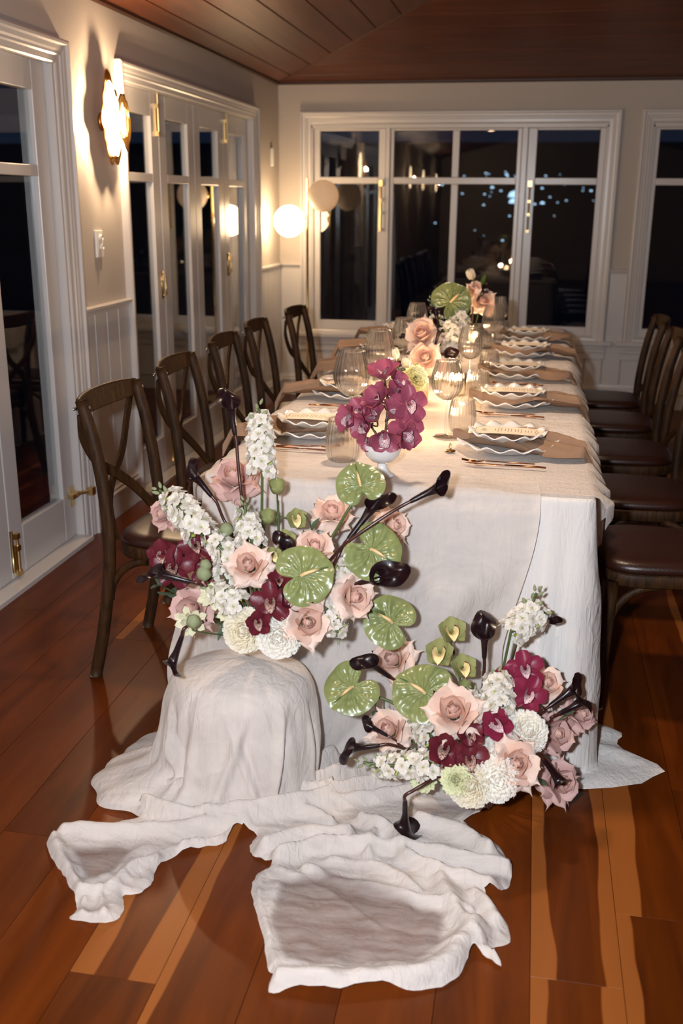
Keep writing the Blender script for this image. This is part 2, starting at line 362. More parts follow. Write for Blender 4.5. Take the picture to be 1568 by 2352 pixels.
special = {0: [(-1.2, 1.659, .03, .042, .40), (1.659, 3.7, .038, .03, .38)], 1: [(-.4, 1.88, .03, 0, .30), (1.88, 4.0, .06, 0, .40)],
           -5: [(-.9, 1.5, 0, 0, .42), (1.5, 2.6, .042, .05, .55), (2.6, 3.9, .026, 0, .5)], -4: [(-1.6, 2.9, .022, 0, .50)], -6: [(.2, 2.75, 0, 0, .62), (2.75, 4.4, .0, .0, .6)],
           -1: [(-1.0, 3.2, 0, 0, .58)], -2: [(-.3, 1.2, 0, 0, .5), (1.2, 3.1, 0, 0, .52)], -3: [(-.8, 2.6, 0, 0, .58)], 2: [(-.2, 2.4, 0, 0, .36), (2.4, 4.2, 0, .03, .4)],
           -7: [(.3, 1.9, 0, 0, .56), (1.9, 3.07, 0, 0, .36)], -8: [(.9, 3.0, 0, 0, .52)], -9: [(1.6, 3.09, 0, 0, .5), (3.09, 4.8, 0, 0, .62)], -10: [(1.9, 3.9, 0, 0, .45)]}
rr = random.Random(3)
for k in range(-12, 18):
    lst = special.get(k, []); lo = min([q[0] for q in lst], default=None); hi = max([q[1] for q in lst], default=None)
    if not lst: lo = hi = YB + rr.uniform(5, 7)
    for q in lst: plank(k, *q)
    y = hi
    while y < YF - .01:
        e = min(YF, y + rr.uniform(1.2, 2.2)); e = YF if YF - e < .4 else e
        plank(k, y, e, .03 if rr.random() < .06 else 0, .03 if rr.random() < .06 else 0, rr.uniform(.36, .62)); y = e
    y = lo
    while y > YB + .01:
        e = max(YB, y - rr.uniform(1.4, 2.4)); e = YB if e - YB < .4 else e
        plank(k, e, y, 0, 0, rr.uniform(.36, .62)); y = e

# ---- walls
def wallbox(name, boxes, label):
    b = MB()
    for q in boxes: b.box(*q)
    return struct(name, label, me=b.mesh(name, M['wall'], False), cat='wall')
D1 = (2.05, 3.985, 1.965); D2 = (4.70, 6.915, 1.965)       # door openings
W1 = (-1.66, .46, .50, 1.975); W2 = (.745, 2.95, .50, 1.975)   # window openings
T = .15
wl = wallbox('wall_left', [(XL - T, XL, YB, D1[0], 0, ZP), (XL - T, XL, D1[0], D1[1], D1[2], ZP), (XL - T, XL, D1[1], D2[0], 0, ZP),
     (XL - T, XL, D2[0], D2[1], D2[2], ZP), (XL - T, XL, D2[1], YF + T, 0, ZP)], 'warm white painted wall with two glazed door openings')
wf = wallbox('wall_far', [(XL, W1[0], YF, YF + T, 0, ZP), (W1[0], W1[1], YF, YF + T, 0, W1[2]), (W1[0], W1[1], YF, YF + T, W1[3], ZP), (W1[1], W2[0], YF, YF + T, 0, ZP),
     (W2[0], W2[1], YF, YF + T, 0, W2[2]), (W2[0], W2[1], YF, YF + T, W2[3], ZP), (W2[1], XR + T, YF, YF + T, 0, ZP)], 'warm white end wall with wide casement windows')
wallbox('wall_right', [(XR, XR + T, YB, YF, 0, ZP)], 'plain warm white wall closing the room opposite the doors')
b = MB(); b.box(XL - T, XR + T, YB - T, YB, 0, ZP); xm = (XL + XR) / 2
b.add([(XL, YB, ZP), (XR, YB, ZP), (xm, YB, ZP + SL * (xm - XL))], [(0, 1, 2)])
struct('wall_back', 'plain gable wall behind the camera', me=b.mesh('wall_back', M['wall'], False), cat='wall')

def onleft(a, z, h): return (XL + h, a, z)
def onfar(a, z, h): return (a, YF - h, z)
CAS = [(0, 0), (0, .030), (.008, .036), (.018, .036), (.024, .026), (.040, .024), (.048, .020), (.058, .020), (.064, .014), (.086, .012), (.092, .008), (.095, -.004)]
def casing(mp, a0, a1, z0, z1, four=False, wd=1.0):
    b = MB(); P = []
    for d, h in CAS:
        d *= wd
        if four: P.append([mp(a0 + d, z0 + d, h), mp(a0 + d, z1 - d, h), mp(a1 - d, z1 - d, h), mp(a1 - d, z0 + d, h), mp(a0 + d, z0 + d, h)])
        else: P.append([mp(a0 + d, z0, h), mp(a0 + d, z1 - d, h), mp(a1 - d, z1 - d, h), mp(a1 - d, z0, h)])
    b.grid(P); return b.mesh('casing', M['trim'], False)
def leaf_mesh(mp, a0, a1, z0, z1, sl, sr, rails, h0, h1):
    # stiles and rails as boxes; rails = [(z0, z1)...]
    b = MB()
    def bx(p, q, r, s):
        A = mp(p, r, h0); Bq = mp(q, s, h1); b.box(min(A[0], Bq[0]), max(A[0], Bq[0]), min(A[1], Bq[1]), max(A[1], Bq[1]), r, s)
    bx(a0, a0 + sl, z0, z1); bx(a1 - sr, a1, z0, z1)
    for r, s in rails: bx(a0 + sl, a1 - sr, r, s)
    return b
def pane_mesh(mp, a0, a1, z0, z1, h):
    b = MB(); A = mp(a0, z0, h); Bq = mp(a1, z1, h - .004)
    b.box(min(A[0], Bq[0]), max(A[0], Bq[0]), min(A[1], Bq[1]), max(A[1], Bq[1]), z0, z1); return b.mesh('pane', M['pane'], False)
def door_leaf(parent, a0, a1, s=.104):
    rails = [(.022, .216), (1.535, 1.578), (1.85, 1.962)]
    o = bev(link('leaf', leaf_mesh(onleft, a0, a1, .022, 1.962, s, s, rails, -.07, -.03).mesh('leaf', M['trim'], False), parent), .004, 2)
    link('pane', pane_mesh(onleft, a0 + s, a1 - s, .216, 1.535, -.048), o); link('pane', pane_mesh(onleft, a0 + s, a1 - s, 1.578, 1.85, -.048), o)
    return o
def bolt(parent, y, z0, z1):
    b = MB(); x = XL - .03
    b.tube([(x + .012, y, z0), (x + .012, y, z1)], .006, 8); n = 4
    for z in (z0, z0 + (z1 - z0) * .6, z1 - .02): b.box(x, x + .018, y - .012, y + .012, z, z + .022)
    b.box(x - .001, x + .006, y - .014, y + .014, z0, z0 + (z1 - z0) * .62)
    link('brass_bolt', b.mesh('brass_bolt', M['brass'], False), parent)
def pull(parent, y, z, hh=.07):
    b = MB(); x = XL - .03; b.box(x - .001, x + .005, y - .014, y + .014, z - hh, z + hh); b.tube([(x + .004, y, z - hh * .8), (x + .02, y, z - hh * .7), (x + .02, y, z + hh * .7), (x + .004, y, z + hh * .8)], .005, 8)
    link('brass_pull', b.mesh('brass_pull', M['brass']), parent)
d1 = struct('door_1', 'white glazed folding door nearest the camera with transom bar', cat='door')
link('casing', casing(onleft, D1[0] - .105, D1[1] + .105, 0, D1[2] + .085), d1)
for a0, a1 in ((3.396, 3.974), (2.812, 3.390), (2.228, 2.806)): lf = door_leaf(d1, a0, a1)
def jambs(parent, D):
    b = MB(); x0, x1 = XL - T, XL + .004
    b.box(x0, x1, D[0] - .012, D[0] + .004, 0, D[2]); b.box(x0, x1, D[1] - .004, D[1] + .012, 0, D[2]); b.box(x0, x1, D[0], D[1], D[2] - .003, D[2] + .012)
    link('jamb', b.mesh('jamb', M['trim'], False), parent)
    b = MB(); b.box(x0, XL + .045, D[0], D[1], -.01, .020); bev(link('threshold', b.mesh('threshold', M['trim'], False), parent), .004)
jambs(d1, D1)
bolt(d1, 3.43, .03, .20); 
b = MB()                                                     # brass stay catch at the foot of the leaf
x = XL - .03; b.box(x - .001, x + .006, 3.935, 3.965, .16, .25); b.box(x + .004, x + .03, 3.90, 3.975, .205, .225); b.tube([(x + .02, 3.96, .215), (x + .05, 4.0, .215), (x + .065, 4.03, .215)], .008, 8)
b.box(x + .05, x + .075, 4.0, 4.035, .198, .232); link('brass_catch', b.mesh('brass_catch', M['brass'], False), d1)
b = MB(); b.tube([(x + .004, 3.40, .05), (x + .004, 3.40, .22)], .007, 8); link('brass_hinge', b.mesh('brass_hinge', M['brass']), d1)
d2 = struct('door_2', 'white glazed four leaf folding door beside the gold sconce', cat='door')
link('casing', casing(onleft, D2[0] - .085, D2[1] + .085, 0, D2[2] + .085, wd=.9), d2); jambs(d2, D2)
for a0, a1 in ((4.704, 5.222), (5.228, 5.784), (5.790, 6.346), (6.352, 6.910)): door_leaf(d2, a0, a1)
bolt(d2, 5.195, 1.76, 1.98); bolt(d2, 6.40, 1.79, 1.985); pull(d2, 5.185, 1.02); pull(d2, 6.40, 1.06)
b = MB(); b.tube([(XL - .026, 5.225, .05), (XL - .026, 5.225, .22)], .008, 8); link('brass_hinge', b.mesh('brass_hinge', M['brass']), d2)

# ---- windows
def window(n, W, label, layout):
    o = struct('window_%d' % n, label, cat='window')
    link('casing', casing(onfar, W[0] - .075, W[1] + .075, W[2] - .075, W[3] + .095, True, .9), o)
    b = MB(); y0, y1 = YF - .004, YF + T
    b.box(W[0] - .01, W[0] + .02, y0, y1, W[2], W[3]); b.box(W[1] - .02, W[1] + .01, y0, y1, W[2], W[3]); b.box(W[0], W[1], y0, y1, W[3] - .02, W[3] + .01); b.box(W[0], W[1], y0, y1, W[2] - .01, W[2] + .015)
    for m0, m1 in layout['mull']: b.box(m0, m1, YF + .006, y1, W[2], W[3])
    bev(link('frame', b.mesh('frame', M['trim'], False), o), .003)
    zb, zt = .58, 1.94
    for a0, a1, g0, g1, mun in layout['sash']:
        m = leaf_mesh(onfar, a0, a1, W[2] + .015, W[3] - .02, g0 - a0, a1 - g1, [(W[2] + .015, zb), (1.575, 1.622), (zt, W[3] - .02)], -.058, -.02)
        if mun:
            for r, s in ((zb, 1.575), (1.622, zt)): m.box(mun[0], mun[1], YF + .02, YF + .058, r, s)
        sh = bev(link('sash', m.mesh('sash', M['trim'], False), o), .004)
        cols = [(g0, g1)] if not mun else [(g0, mun[0]), (mun[1], g1)]
        for c0, c1 in cols:
            link('pane', pane_mesh(onfar, c0, c1, zb, 1.575, -.04), sh); link('pane', pane_mesh(onfar, c0, c1, 1.622, zt, -.04), sh)
    b = MB(); b.box(W[0] - .13, W[1] + .13, YF - .055, YF, W[2] - .045, W[2] - .012); bev(link('sill', b.mesh('sill', M['trim'], False), o), .006)
    b = MB(); b.box(W[0] - .09, W[1] + .09, YF - .03, YF, W[2] - .10, W[2] - .045); b.box(W[0] - .09, W[1] + .09, YF - .02, YF, W[2] - .15, W[2] - .10); bev(link('apron', b.mesh('apron', M['trim'], False), o), .006)
    for xs in layout['stay']:
        b = MB(); b.tube([(xs, YF - .012, 1.24), (xs, YF - .012, 1.575)], .007, 8); b.box(xs - .014, xs + .014, YF - .02, YF + .018, 1.56, 1.60)
        for zz in (1.245, 1.36, 1.45): b.box(xs - .009, xs + .009, YF - .018, YF + .018, zz, zz + .02)
        link('brass_stay', b.mesh('brass_stay', M['brass'], False), o)
window(1, W1, 'wide white casement window behind the table with four glazed bays', dict(mull=[(-1.105, -1.075), (-.135, -.095)],
    sash=[(-1.64, -1.107, -1.592, -1.158, None), (-1.073, -.137, -1.046, -.166, (-.625, -.575)), (-.093, .44, -.031, .40, None)], stay=(-1.135, -.063)))
window(2, W2, 'white casement window at the edge of the view behind stacked chair backs', dict(mull=[(1.29, 1.32), (2.37, 2.40)],
    sash=[(.765, 1.288, .80, 1.235, None), (1.322, 2.368, 1.35, 2.34, (1.82, 1.87)), (2.402, 2.93, 2.46, 2.88, None)], stay=()))

# ---- wainscot boards, rails, baseboards
def boards(parent, mp, a0, a1, z0, z1, wd=.128):
    n = max(1, round((a1 - a0) / wd)); wd = (a1 - a0) / n
    for i in range(n):
        p, q = a0 + i * wd + .0012, a0 + (i + 1) * wd - .0012; b = MB()
        pr = [(p, .002), (p + .003, .009), (q - .003, .009), (q, .002)]
        b.grid([[mp(a, z0, h), mp(a, z1, h)] for a, h in pr]); link('board', b.mesh('board', M['trim'], False), parent)
boards(wl, onleft, 4.09, 4.615, .16, .965); boards(wl, onleft, 7.0, 7.64, .16, .965)
boards(wf, onfar, -1.895, -1.735, .16, .965); boards(wf, onfar, -1.735, .535, .16, .355); boards(wf, onfar, .54, .668, .16, .965); boards(wf, onfar, .67, 2.2, .16, .355)
BASE = [(0, 0), (0, .020), (.105, .020), (.112, .024), (.122, .024), (.130, .016), (.140, .018), (.150, .012), (.170, .008), (.172, 0)]
RAIL = [(-.022, 0), (-.020, .012), (-.006, .016), (.0, .028), (.012, .030), (.016, .020), (.017, 0)]
def run(name, mp, prof, a0, a1, z):
    b = MB(); b.grid([[mp(a0, z + d, h), mp(a1, z + d, h)] for d, h in prof]); return struct(name, None, me=b.mesh(name, M['trim'], False), cat='trim')
for nm, a0, a1, lb in (('baseboard_left', 4.09, 4.615, 'moulded white baseboard between the two doors'), ('baseboard_corner', 7.0, 7.635, 'moulded white baseboard beside the corner globe lamp')): run(nm, onleft, BASE, a0, a1, 0)['label'] = lb
run('baseboard_far', onfar, BASE, XL, XR, 0)['label'] = 'moulded white baseboard under the end windows'
for i, (mp, a0, a1, lb) in enumerate(((onleft, 4.09, 4.615, 'white chair rail under the light switch'), (onleft, 7.0, 7.635, 'short white chair rail on the door wall by the corner'), (onfar, XL + .012, -1.735, 'short white chair rail on the end wall by the corner'), (onfar, .535, .67, 'short white chair rail between the two end windows'))):
    run('trim_%d' % (i + 1), mp, RAIL, a0, a1, .985)['label'] = lb

# ---- ceiling: cedar boards on two slopes meeting at the hip
ceil = struct('ceiling', 'dark cedar board ceiling meeting at a sloping hip', cat='ceiling')
b = MB(); xm = (XL + XR) / 2; hm = ZP + SL * (xm - XL); e = .03; tm = xm - XL
b.add([(XL, YB, ZP + e), (XL, YF, ZP + e), (xm, YF - tm, hm + e), (xm, YB, hm + e), (XR, YF, ZP + e), (XR, YB, ZP + e)], [(0, 1, 2, 3), (1, 4, 2), (4, 5, 3, 2)])
link('roof_lining', b.mesh('roof_lining', M['dark'], False), ceil)
ts = [0] + [.125 + .18 * i for i in range(14)]
for i in range(len(ts) - 1):
    t0, t1 = ts[i] + .003, min(ts[i + 1] - .003, tm)
    if t1 <= t0: continue
    def prism(p):   # p = four (x, y, t)
        b = MB(); lo = [(x, y, ZP + SL * t) for x, y, t in p]; hi = [(x, y, ZP + SL * t + .02) for x, y, t in p]
        b.add(lo + hi, [(0, 1, 2, 3), (4, 7, 6, 5), (0, 4, 5, 1), (1, 5, 6, 2), (2, 6, 7, 3), (3, 7, 4, 0)])
        cx = sum(q[0] for q in p) / 4; cy = sum(q[1] for q in p) / 4
        b.v = [(x - cx, y - cy, z) for x, y, z in b.v]
        return b, (cx, cy, 0)
    h = .004
    for pts, rot in (([(XL + t0, YB, t0), (XL + t0, YF - t0 - h, t0), (XL + t1, YF - t1 - h, t1), (XL + t1, YB, t1)], 0),
                ([(XR - t0, YF - t0 - h, t0), (XR - t0, YB, t0), (XR - t1, YB, t1), (XR - t1, YF - t1 - h, t1)], 0),
                ([(XL + t0 + h, YF - t0, t0), (XR - t0 - h, YF - t0, t0), (XR - t1 - h, YF - t1, t1), (XL + t1 + h, YF - t1, t1)], 1)):
        b, l = prism(pts)
        o = link('board', b.mesh('board', M['ceiling_x'] if rot else M['ceiling'], False), ceil, l); bev(o, .002, 1)
b = MB(); b.tube([(XL, YB, ZP - .004), (XL, YF, ZP - .004)], .016, 6); b.tube([(XL, YF, ZP - .004), (XR, YF, ZP - .004)], .014, 6); b.tube([(XR, YB, ZP - .004), (XR, YF, ZP - .004)], .016, 6)
b.tube([(XL, YF, ZP + .004), (xm, YF - tm, hm + .004)], .007, 6)
link('cornice_bead', b.mesh('cornice_bead', M['dark'], False), ceil)

# ---- outside at night
b = MB(); b.box(-40, 60, -30, 120, -.9, -.5); struct('ground', 'dark night ground outside the windows', me=b.mesh('ground', M['outside'], False), cat='ground')
b = MB(); b.add([(-80, 35, -.5), (100, 35, -.5), (100, 140, 8.95), (-80, 140, 8.95), (-80, 140, -1), (100, 140, -1), (-80, 35, -1), (100, 35, -1)], [(0, 1, 2, 3), (3, 2, 5, 4), (6, 7, 1, 0), (0, 3, 4, 6), (1, 7, 5, 2)]); struct('hill', 'dark hillside beyond the windows at night', me=b.mesh('hill', M['outside'], False), cat='hill')
def onhill(px, py):
    d = at(px, py, 1.0) - CP; Y = (-.5 - 3.15 - HC) / (d.z - .09); return CP + d * Y, Y / 50
b = MB(); rr = random.Random(11)
for i in range(70):
    p, k_ = onhill(rr.gauss(1165, 70) if i % 3 else rr.uniform(1050, 1390), 395 + abs(rr.gauss(0, 60))); r = rr.uniform(.02, .07) * k_
    if i == 0: (p, k_), r = onhill(1180, 452), .34
    if i == 1: (p, k_), r = onhill(1178, 466), .24
    if i in (2, 3, 4): (p, k_), r = onhill((1245, 1130, 1163)[i - 2], (468, 432, 402)[i - 2]), .12
    b.lathe([(0, -r), (r * .7, -r * .7), (r, 0), (r * .7, r * .7), (0, r)], 6, tuple(p))
o = link('town_lights', b.mesh('town_lights', M['town']), None, kind='stuff'); tag(o, 'scatter of small bluish town lights far beyond the end window', 'lights')

# ================================================================== LAMPS AND WALL FITTINGS
def ragged(r, seed, n=64, lo=.72, hi=1.12, sx=1., sz=1.):
    rs = random.Random(seed); ph = [rs.uniform(0, 7) for _ in range(6)]; out = []
    for k in range(n):
        a = 2 * PI * k / n
        q = 1 + .10 * math.sin(2 * a + ph[0]) + .07 * math.sin(5 * a + ph[1]) + .045 * math.sin(9 * a + ph[2]) + .03 * math.sin(14 * a + ph[3])
        q += .18 * max(0, math.cos(a - 1.75)) ** 18 + .12 * max(0, math.cos(a + 1.2)) ** 14
        out.append((r * q * math.cos(a) * sx, r * q * math.sin(a) * sz))
    return out
def sconce(y, z, label, group=None, power=42):
    s = thing('wall_sconce', label, 'lamp', (XL, y, z), group)
    def sheet(outer, inner, x, dish, th):
        b = MB(); n = len(outer); R = []
        rings = 5
        for j in range(rings + 1):
            f = j / rings
            R.append([(x + dish * (f ** 2), i0 * (1 - f) + o0 * f, i1 * (1 - f) + o1 * f) for (o0, o1), (i0, i1) in zip(outer, inner)])
        Bk = [[(p[0] - th, p[1], p[2]) for p in row] for row in R][::-1]
        b.grid(R + Bk + [R[0]], closed_v=True); return b
    o1 = ragged(.122, 5, sx=.92, sz=1.28); i1 = [(p * .05, q * .05) for p, q in o1]
    link('back_dish', sheet(o1, i1, .034, .016, .003).mesh('back_dish', M['gold']), s)
    o2 = ragged(.078, 9, sx=.85, sz=1.3); i2 = [(p * .68, q * .66) for p, q in ragged(.078, 21, sx=.85, sz=1.3)]
    link('front_ring', sheet(o2, i2, .104, .006, .004).mesh('front_ring', M['bronze']), s)
    b = MB(); rows = []
    for f, xx in ((.02, .064), (.6, .064), (.92, .060), (1, .054), (.97, .048)): rows.append([(xx, p_ * f * .84, q_ * f * .84) for p_, q_ in ragged(.115, 5, sx=.9, sz=1.28)])
    b.grid(rows, closed_v=True); link('dish_glow', b.mesh('dish_glow', M['lamplit_dish']), s)  # emissive disc added: stands in for the lamplit inner face of the dish
    b = MB(); b.lathe([(0, 0), (.04, 0), (.04, .012), (.012, .016), (.012, .034)], 16); b.v = [(z_, x_, y_) for x_, y_, z_ in b.v]; link('wall_mount', b.mesh('wall_mount', M['gold']), s)
    b = MB()
    for dy, dz in ((.035, .05), (-.035, -.05), (.03, -.055)): b.tube([(.05, dy, dz), (.106, dy, dz)], .003, 6)
    link('spacer_rod', b.mesh('spacer_rod', M['gold']), s)
    lamp('sconce_light', 'POINT', (XL + .112, y, z), power, (1, .70, .42), .02)
    return s
sconce(4.44, 1.775, 'glowing ragged gold wall sconce with dark ring front between the two doors')
for y, lb in ((.04, 'ragged gold wall sconce mirrored leftmost in the middle pane of the end window'), (-1.7, 'ragged gold wall sconce mirrored second in the middle pane of the end window'), (-3.9, 'ragged gold wall sconce mirrored smallest in the middle pane of the end window')):
    sconce(y, 1.78, lb, 'sconces behind the camera', 22)

fl_ = thing('globe_floor_lamp', 'slim brass floor lamp in the corner with one lit and one unlit white globe', 'lamp', (-1.60, 7.26, 0))
b = MB(); b.lathe([(0, 0), (.13, 0), (.13, .012), (.12, .018), (.02, .022), (0, .022)], 32); link('base', b.mesh('base', M['brass']), fl_)
b = MB(); b.tube([(0, 0, .02), (0, 0, 1.60)], .009, 10); link('pole', b.mesh('pole', M['brass']), fl_)
def globe(name, px, py, mat, Y):
    p = at(px, py, Y); l = p - Vector((-1.60, 7.26, 0)); b = MB(); r = .108
    b.lathe([(math.sin(a) * r, -math.cos(a) * r) for a in [PI * i / 20 for i in range(21)]], 32); return link(name, b.mesh(name, mat), fl_, l), p, l
g1, p1, l1 = globe('lit_globe', 664, 508, M['globe_on'], 7.24); g2, p2, l2 = globe('unlit_globe', 742, 450, M['globe_off'], 7.20)
g1['label'] = 'glowing white glass globe'; g2['label'] = 'unlit white glass globe'
for l in (l1, l2):
    b = MB(); d = Vector((0, 0, l.z)) - l; L = d.length; d = d / L; b.tube([l + d * .10, Vector((0, 0, l.z))], .006, 8); b.tube([l + d * .098, l + d * .125], [.026, .022], 12)
    link('globe_arm', b.mesh('globe_arm', M['brass']), fl_)

sw = thing('light_switch', 'white two button light switch plate under the gold sconce', 'switch', (XL, 4.325, 1.262))
b = MB(); b.box(0, .010, -.036, .036, -.058, .058); bev(link('plate', b.mesh('plate', M['switch'], False), sw), .003)
for zz in (.028, -.012):
    b = MB(); b.tube([(.009, .006, zz), (.022, .006, zz)], [.013, .011], 14); link('button', b.mesh('button', M['switch']), sw)
sn_ = thing('wall_sensor', 'small slim white sensor stick high on the door wall by the corner', 'sensor', (XL, 7.41, 1.76))
b = MB(); b.box(0, .02, -.014, .014, -.07, .05); bev(link('body', b.mesh('body', M['switch'], False), sn_), .005)
b = MB(); b.tube([(.006, 0, .05), (.006, 0, .09)], .003, 6); link('hook', b.mesh('hook', M['bronze']), sn_)

# ================================================================== CHAIRS
def chair_proto():
    root = thing('crossback_chair', '', 'chair')
    W, D = .195, .19
    def seat_outline(s, n=40):
        out = []
        for k in range(n):
            a = 2 * PI * k / n; e = .52
            cx = math.copysign(abs(math.cos(a)) ** e, math.cos(a)); cy = math.copysign(abs(math.sin(a)) ** e, math.sin(a))
            wd = .205 - .022 * (1 - cx) / 2
            out.append((cx * D * s, cy * wd * s))
        return out
    b = MB(); rows = []
    for s, z in ((.05, .476), (.5, .475), (.8, .473), (.92, .469), (.985, .46), (1.0, .447), (.985, .438), (.9, .436)): rows.append([(x, y, z) for x, y in seat_outline(s)])
    b.grid(rows, closed_v=True); n = 40; b.f.append(tuple(range(n))); b.m.append(0)
    link('seat', b.mesh('seat', M['leather']), root)
    b = MB(); rows = []
    for s, z in ((.80, .436), (.985, .437), (1.005, .43), (1.005, .402), (.985, .396), (.80, .396)): rows.append([(x, y, z) for x, y in seat_outline(s)])
    b.grid(rows + [rows[0]], closed_v=True); link('seat_frame', b.mesh('seat_frame', M['chair']), root)
    for s in (-1, 1):
        b = MB(); pts = catmull([(-.258, s * .20, 0), (-.222, s * .197, .16), (-.192, s * .193, .36), (-.188, s * .19, .50), (-.200, s * .187, .64), (-.222, s * .186, .77), (-.252, s * .187, .885)], 5)
        b.tube(pts, [.0195 if i < 24 else .0195 - .002 * (i - 24) / 7 for i in range(len(pts))], 12); link('back_leg', b.mesh('back_leg', M['chair']), root)
        b = MB(); b.tube(catmull([(.165, s * .178, 0), (.158, s * .178, .2), (.150, s * .175, .41)], 5), [.0145, .015, .0155, .016, .0165, .017, .0175, .018, .0185, .019, .019], 12); link('front_leg', b.mesh('front_leg', M['chair']), root)
        for x, y in ((-.258, s * .20), (.165, s * .178)):
            b = MB(); b.tube([(x, y, 0), (x, y, .008)], .0185, 12); link('foot_pad', b.mesh('foot_pad', M['rubber']), root)
        b = MB(); b.tube([(-.252 + .005, s * .187, .862), (-.226, s * .187, .866)], .006, 10); b.tube([(-.268, s * .187, .858), (-.277, s * .187, .857)], .005, 10); link('bolt', b.mesh('bolt', M['steel']), root)
        # quarter-round braces under the seat
        b = MB(); pts = [(.150 - .13 * (1 - math.cos(a)), s * .172, .26 + .135 * math.sin(a)) for a in [PI / 2 * i / 8 for i in range(9)]]; b.tube(pts, .012, 8, flat=(1, .7)); link('brace', b.mesh('brace', M['chair']), root)
        b = MB(); pts = [(-.196 + .13 * (1 - math.cos(a)), s * .185, .26 + .135 * math.sin(a)) for a in [PI / 2 * i / 8 for i in range(9)]]; b.tube(pts, .012, 8, flat=(1, .7)); link('brace', b.mesh('brace', M['chair']), root)
        # bent cross slat: from the rail end, bowed out behind the post, to the far side of the seat
        pts = catmull([(-.264, s * .17, .84), (-.272, s * .150, .76), (-.262, s * .085, .67), (-.248 - .004 * s, 0, .615), (-.226, -s * .095, .545), (-.180, -s * .158, .452)], 6)
        b = MB(); R = []
        for i, p in enumerate(pts):
            t = (pts[min(i + 1, len(pts) - 1)] - pts[max(i - 1, 0)]).normalized(); nrm = Vector((1, 0, 0)); sd = t.cross(nrm).normalized(); nr = sd.cross(t).normalized(); hw, ht = .016, .0045
            R.append([p + sd * hw + nr * ht, p - sd * hw + nr * ht, p - sd * hw - nr * ht, p + sd * hw - nr * ht])
        b.grid(R, closed_v=True); link('cross_slat', b.mesh('cross_slat', M['chair'], False), root)
    b = MB(); b.tube([(.150, -.175, .395), (.150, .175, .395)], .01, 6); link('front_rail', b.mesh('front_rail', M['chair']), root)
    # curved top rail between the posts
    b = MB(); R = []
    for i in range(17):
        u = -1 + i / 8; y = u * .199; bow = -.035 * (1 - u * u); x = -.252 + bow; h0, h1 = .828 + .010 * u * u, .895 - .006 * u * u * u * u
        R.append([(x + .014, y, h0), (x + .003, y, h1), (x - .012, y, h1), (x - .004, y, h0)])
    b.grid(R, closed_v=True); b.f += [(0, 1, 2, 3), tuple(64 + i for i in (3, 2, 1, 0))]; b.m += [0, 0]
    bev(link('top_rail', b.mesh('top_rail', M['chair'], False), root), .006, 3)
    return root
cp = chair_proto()
LEFT = [(-1.025, 2.91, -3, 'dark oak crossback chair nearest the camera on the glazed door side'),
        (-1.03, 3.56, 2, 'dark oak crossback chair second from the camera on the glazed door side'),
        (-1.05, 4.22, 2, 'dark oak crossback chair third from the camera on the glazed door side'),
        (-1.06, 4.80, 3, 'dark oak crossback chair fourth from the camera, overlapping the third on the glazed door side'),
        (-1.02, 5.46, 0, 'dark oak crossback chair standing alone nearest the globe lamp')]
RIGHT = [(.425, 3.00, 182, 'dark brown leather seat crossback chair nearest the camera, cut off by the right edge'),
         (.42, 3.65, 180, 'second dark brown leather seat crossback chair from the camera along the right side'),
         (.42, 4.28, 181, 'third dark brown leather seat crossback chair from the camera along the right side'),
         (.415, 4.90, 179, 'fourth dark brown leather seat crossback chair from the camera along the right side'),
         (.41, 5.48, 180, 'farthest crossback chair on the right side, before the small end window')]
for i, (x, y, rz, lb) in enumerate(LEFT + RIGHT):
    o = cp if i == 0 else copy_tree(cp)
    o.location = (x, y, 0); o.rotation_euler = (0, 0, math.radians(rz)); o['label'] = lb; o['group'] = 'crossback chairs along the table'

# ================================================================== TABLE AND CLOTHS
TX0, TX1, TY0, TY1, TZ = -.80, .165, 2.47, 5.92, .745
tb = thing('banquet_table', 'long banquet table hidden under white linen', 'table', ((TX0 + TX1) / 2, (TY0 + TY1) / 2, 0))
hx, hy = (TX1 - TX0) / 2, (TY1 - TY0) / 2
b = MB(); b.box(-hx, hx, -hy, hy, TZ - .035, TZ); bev(link('tabletop', b.mesh('tabletop', M['dark'], False), tb), .006)
for sx_ in (-1, 1):
    for sy_ in (-1, 0, 1):
        b = MB(); x, y = sx_ * (hx - .07), sy_ * (hy - .12); b.box(x - .03, x + .03, y - .03, y + .03, 0, TZ - .035); link('leg', b.mesh('leg', M['dark'], False), tb)

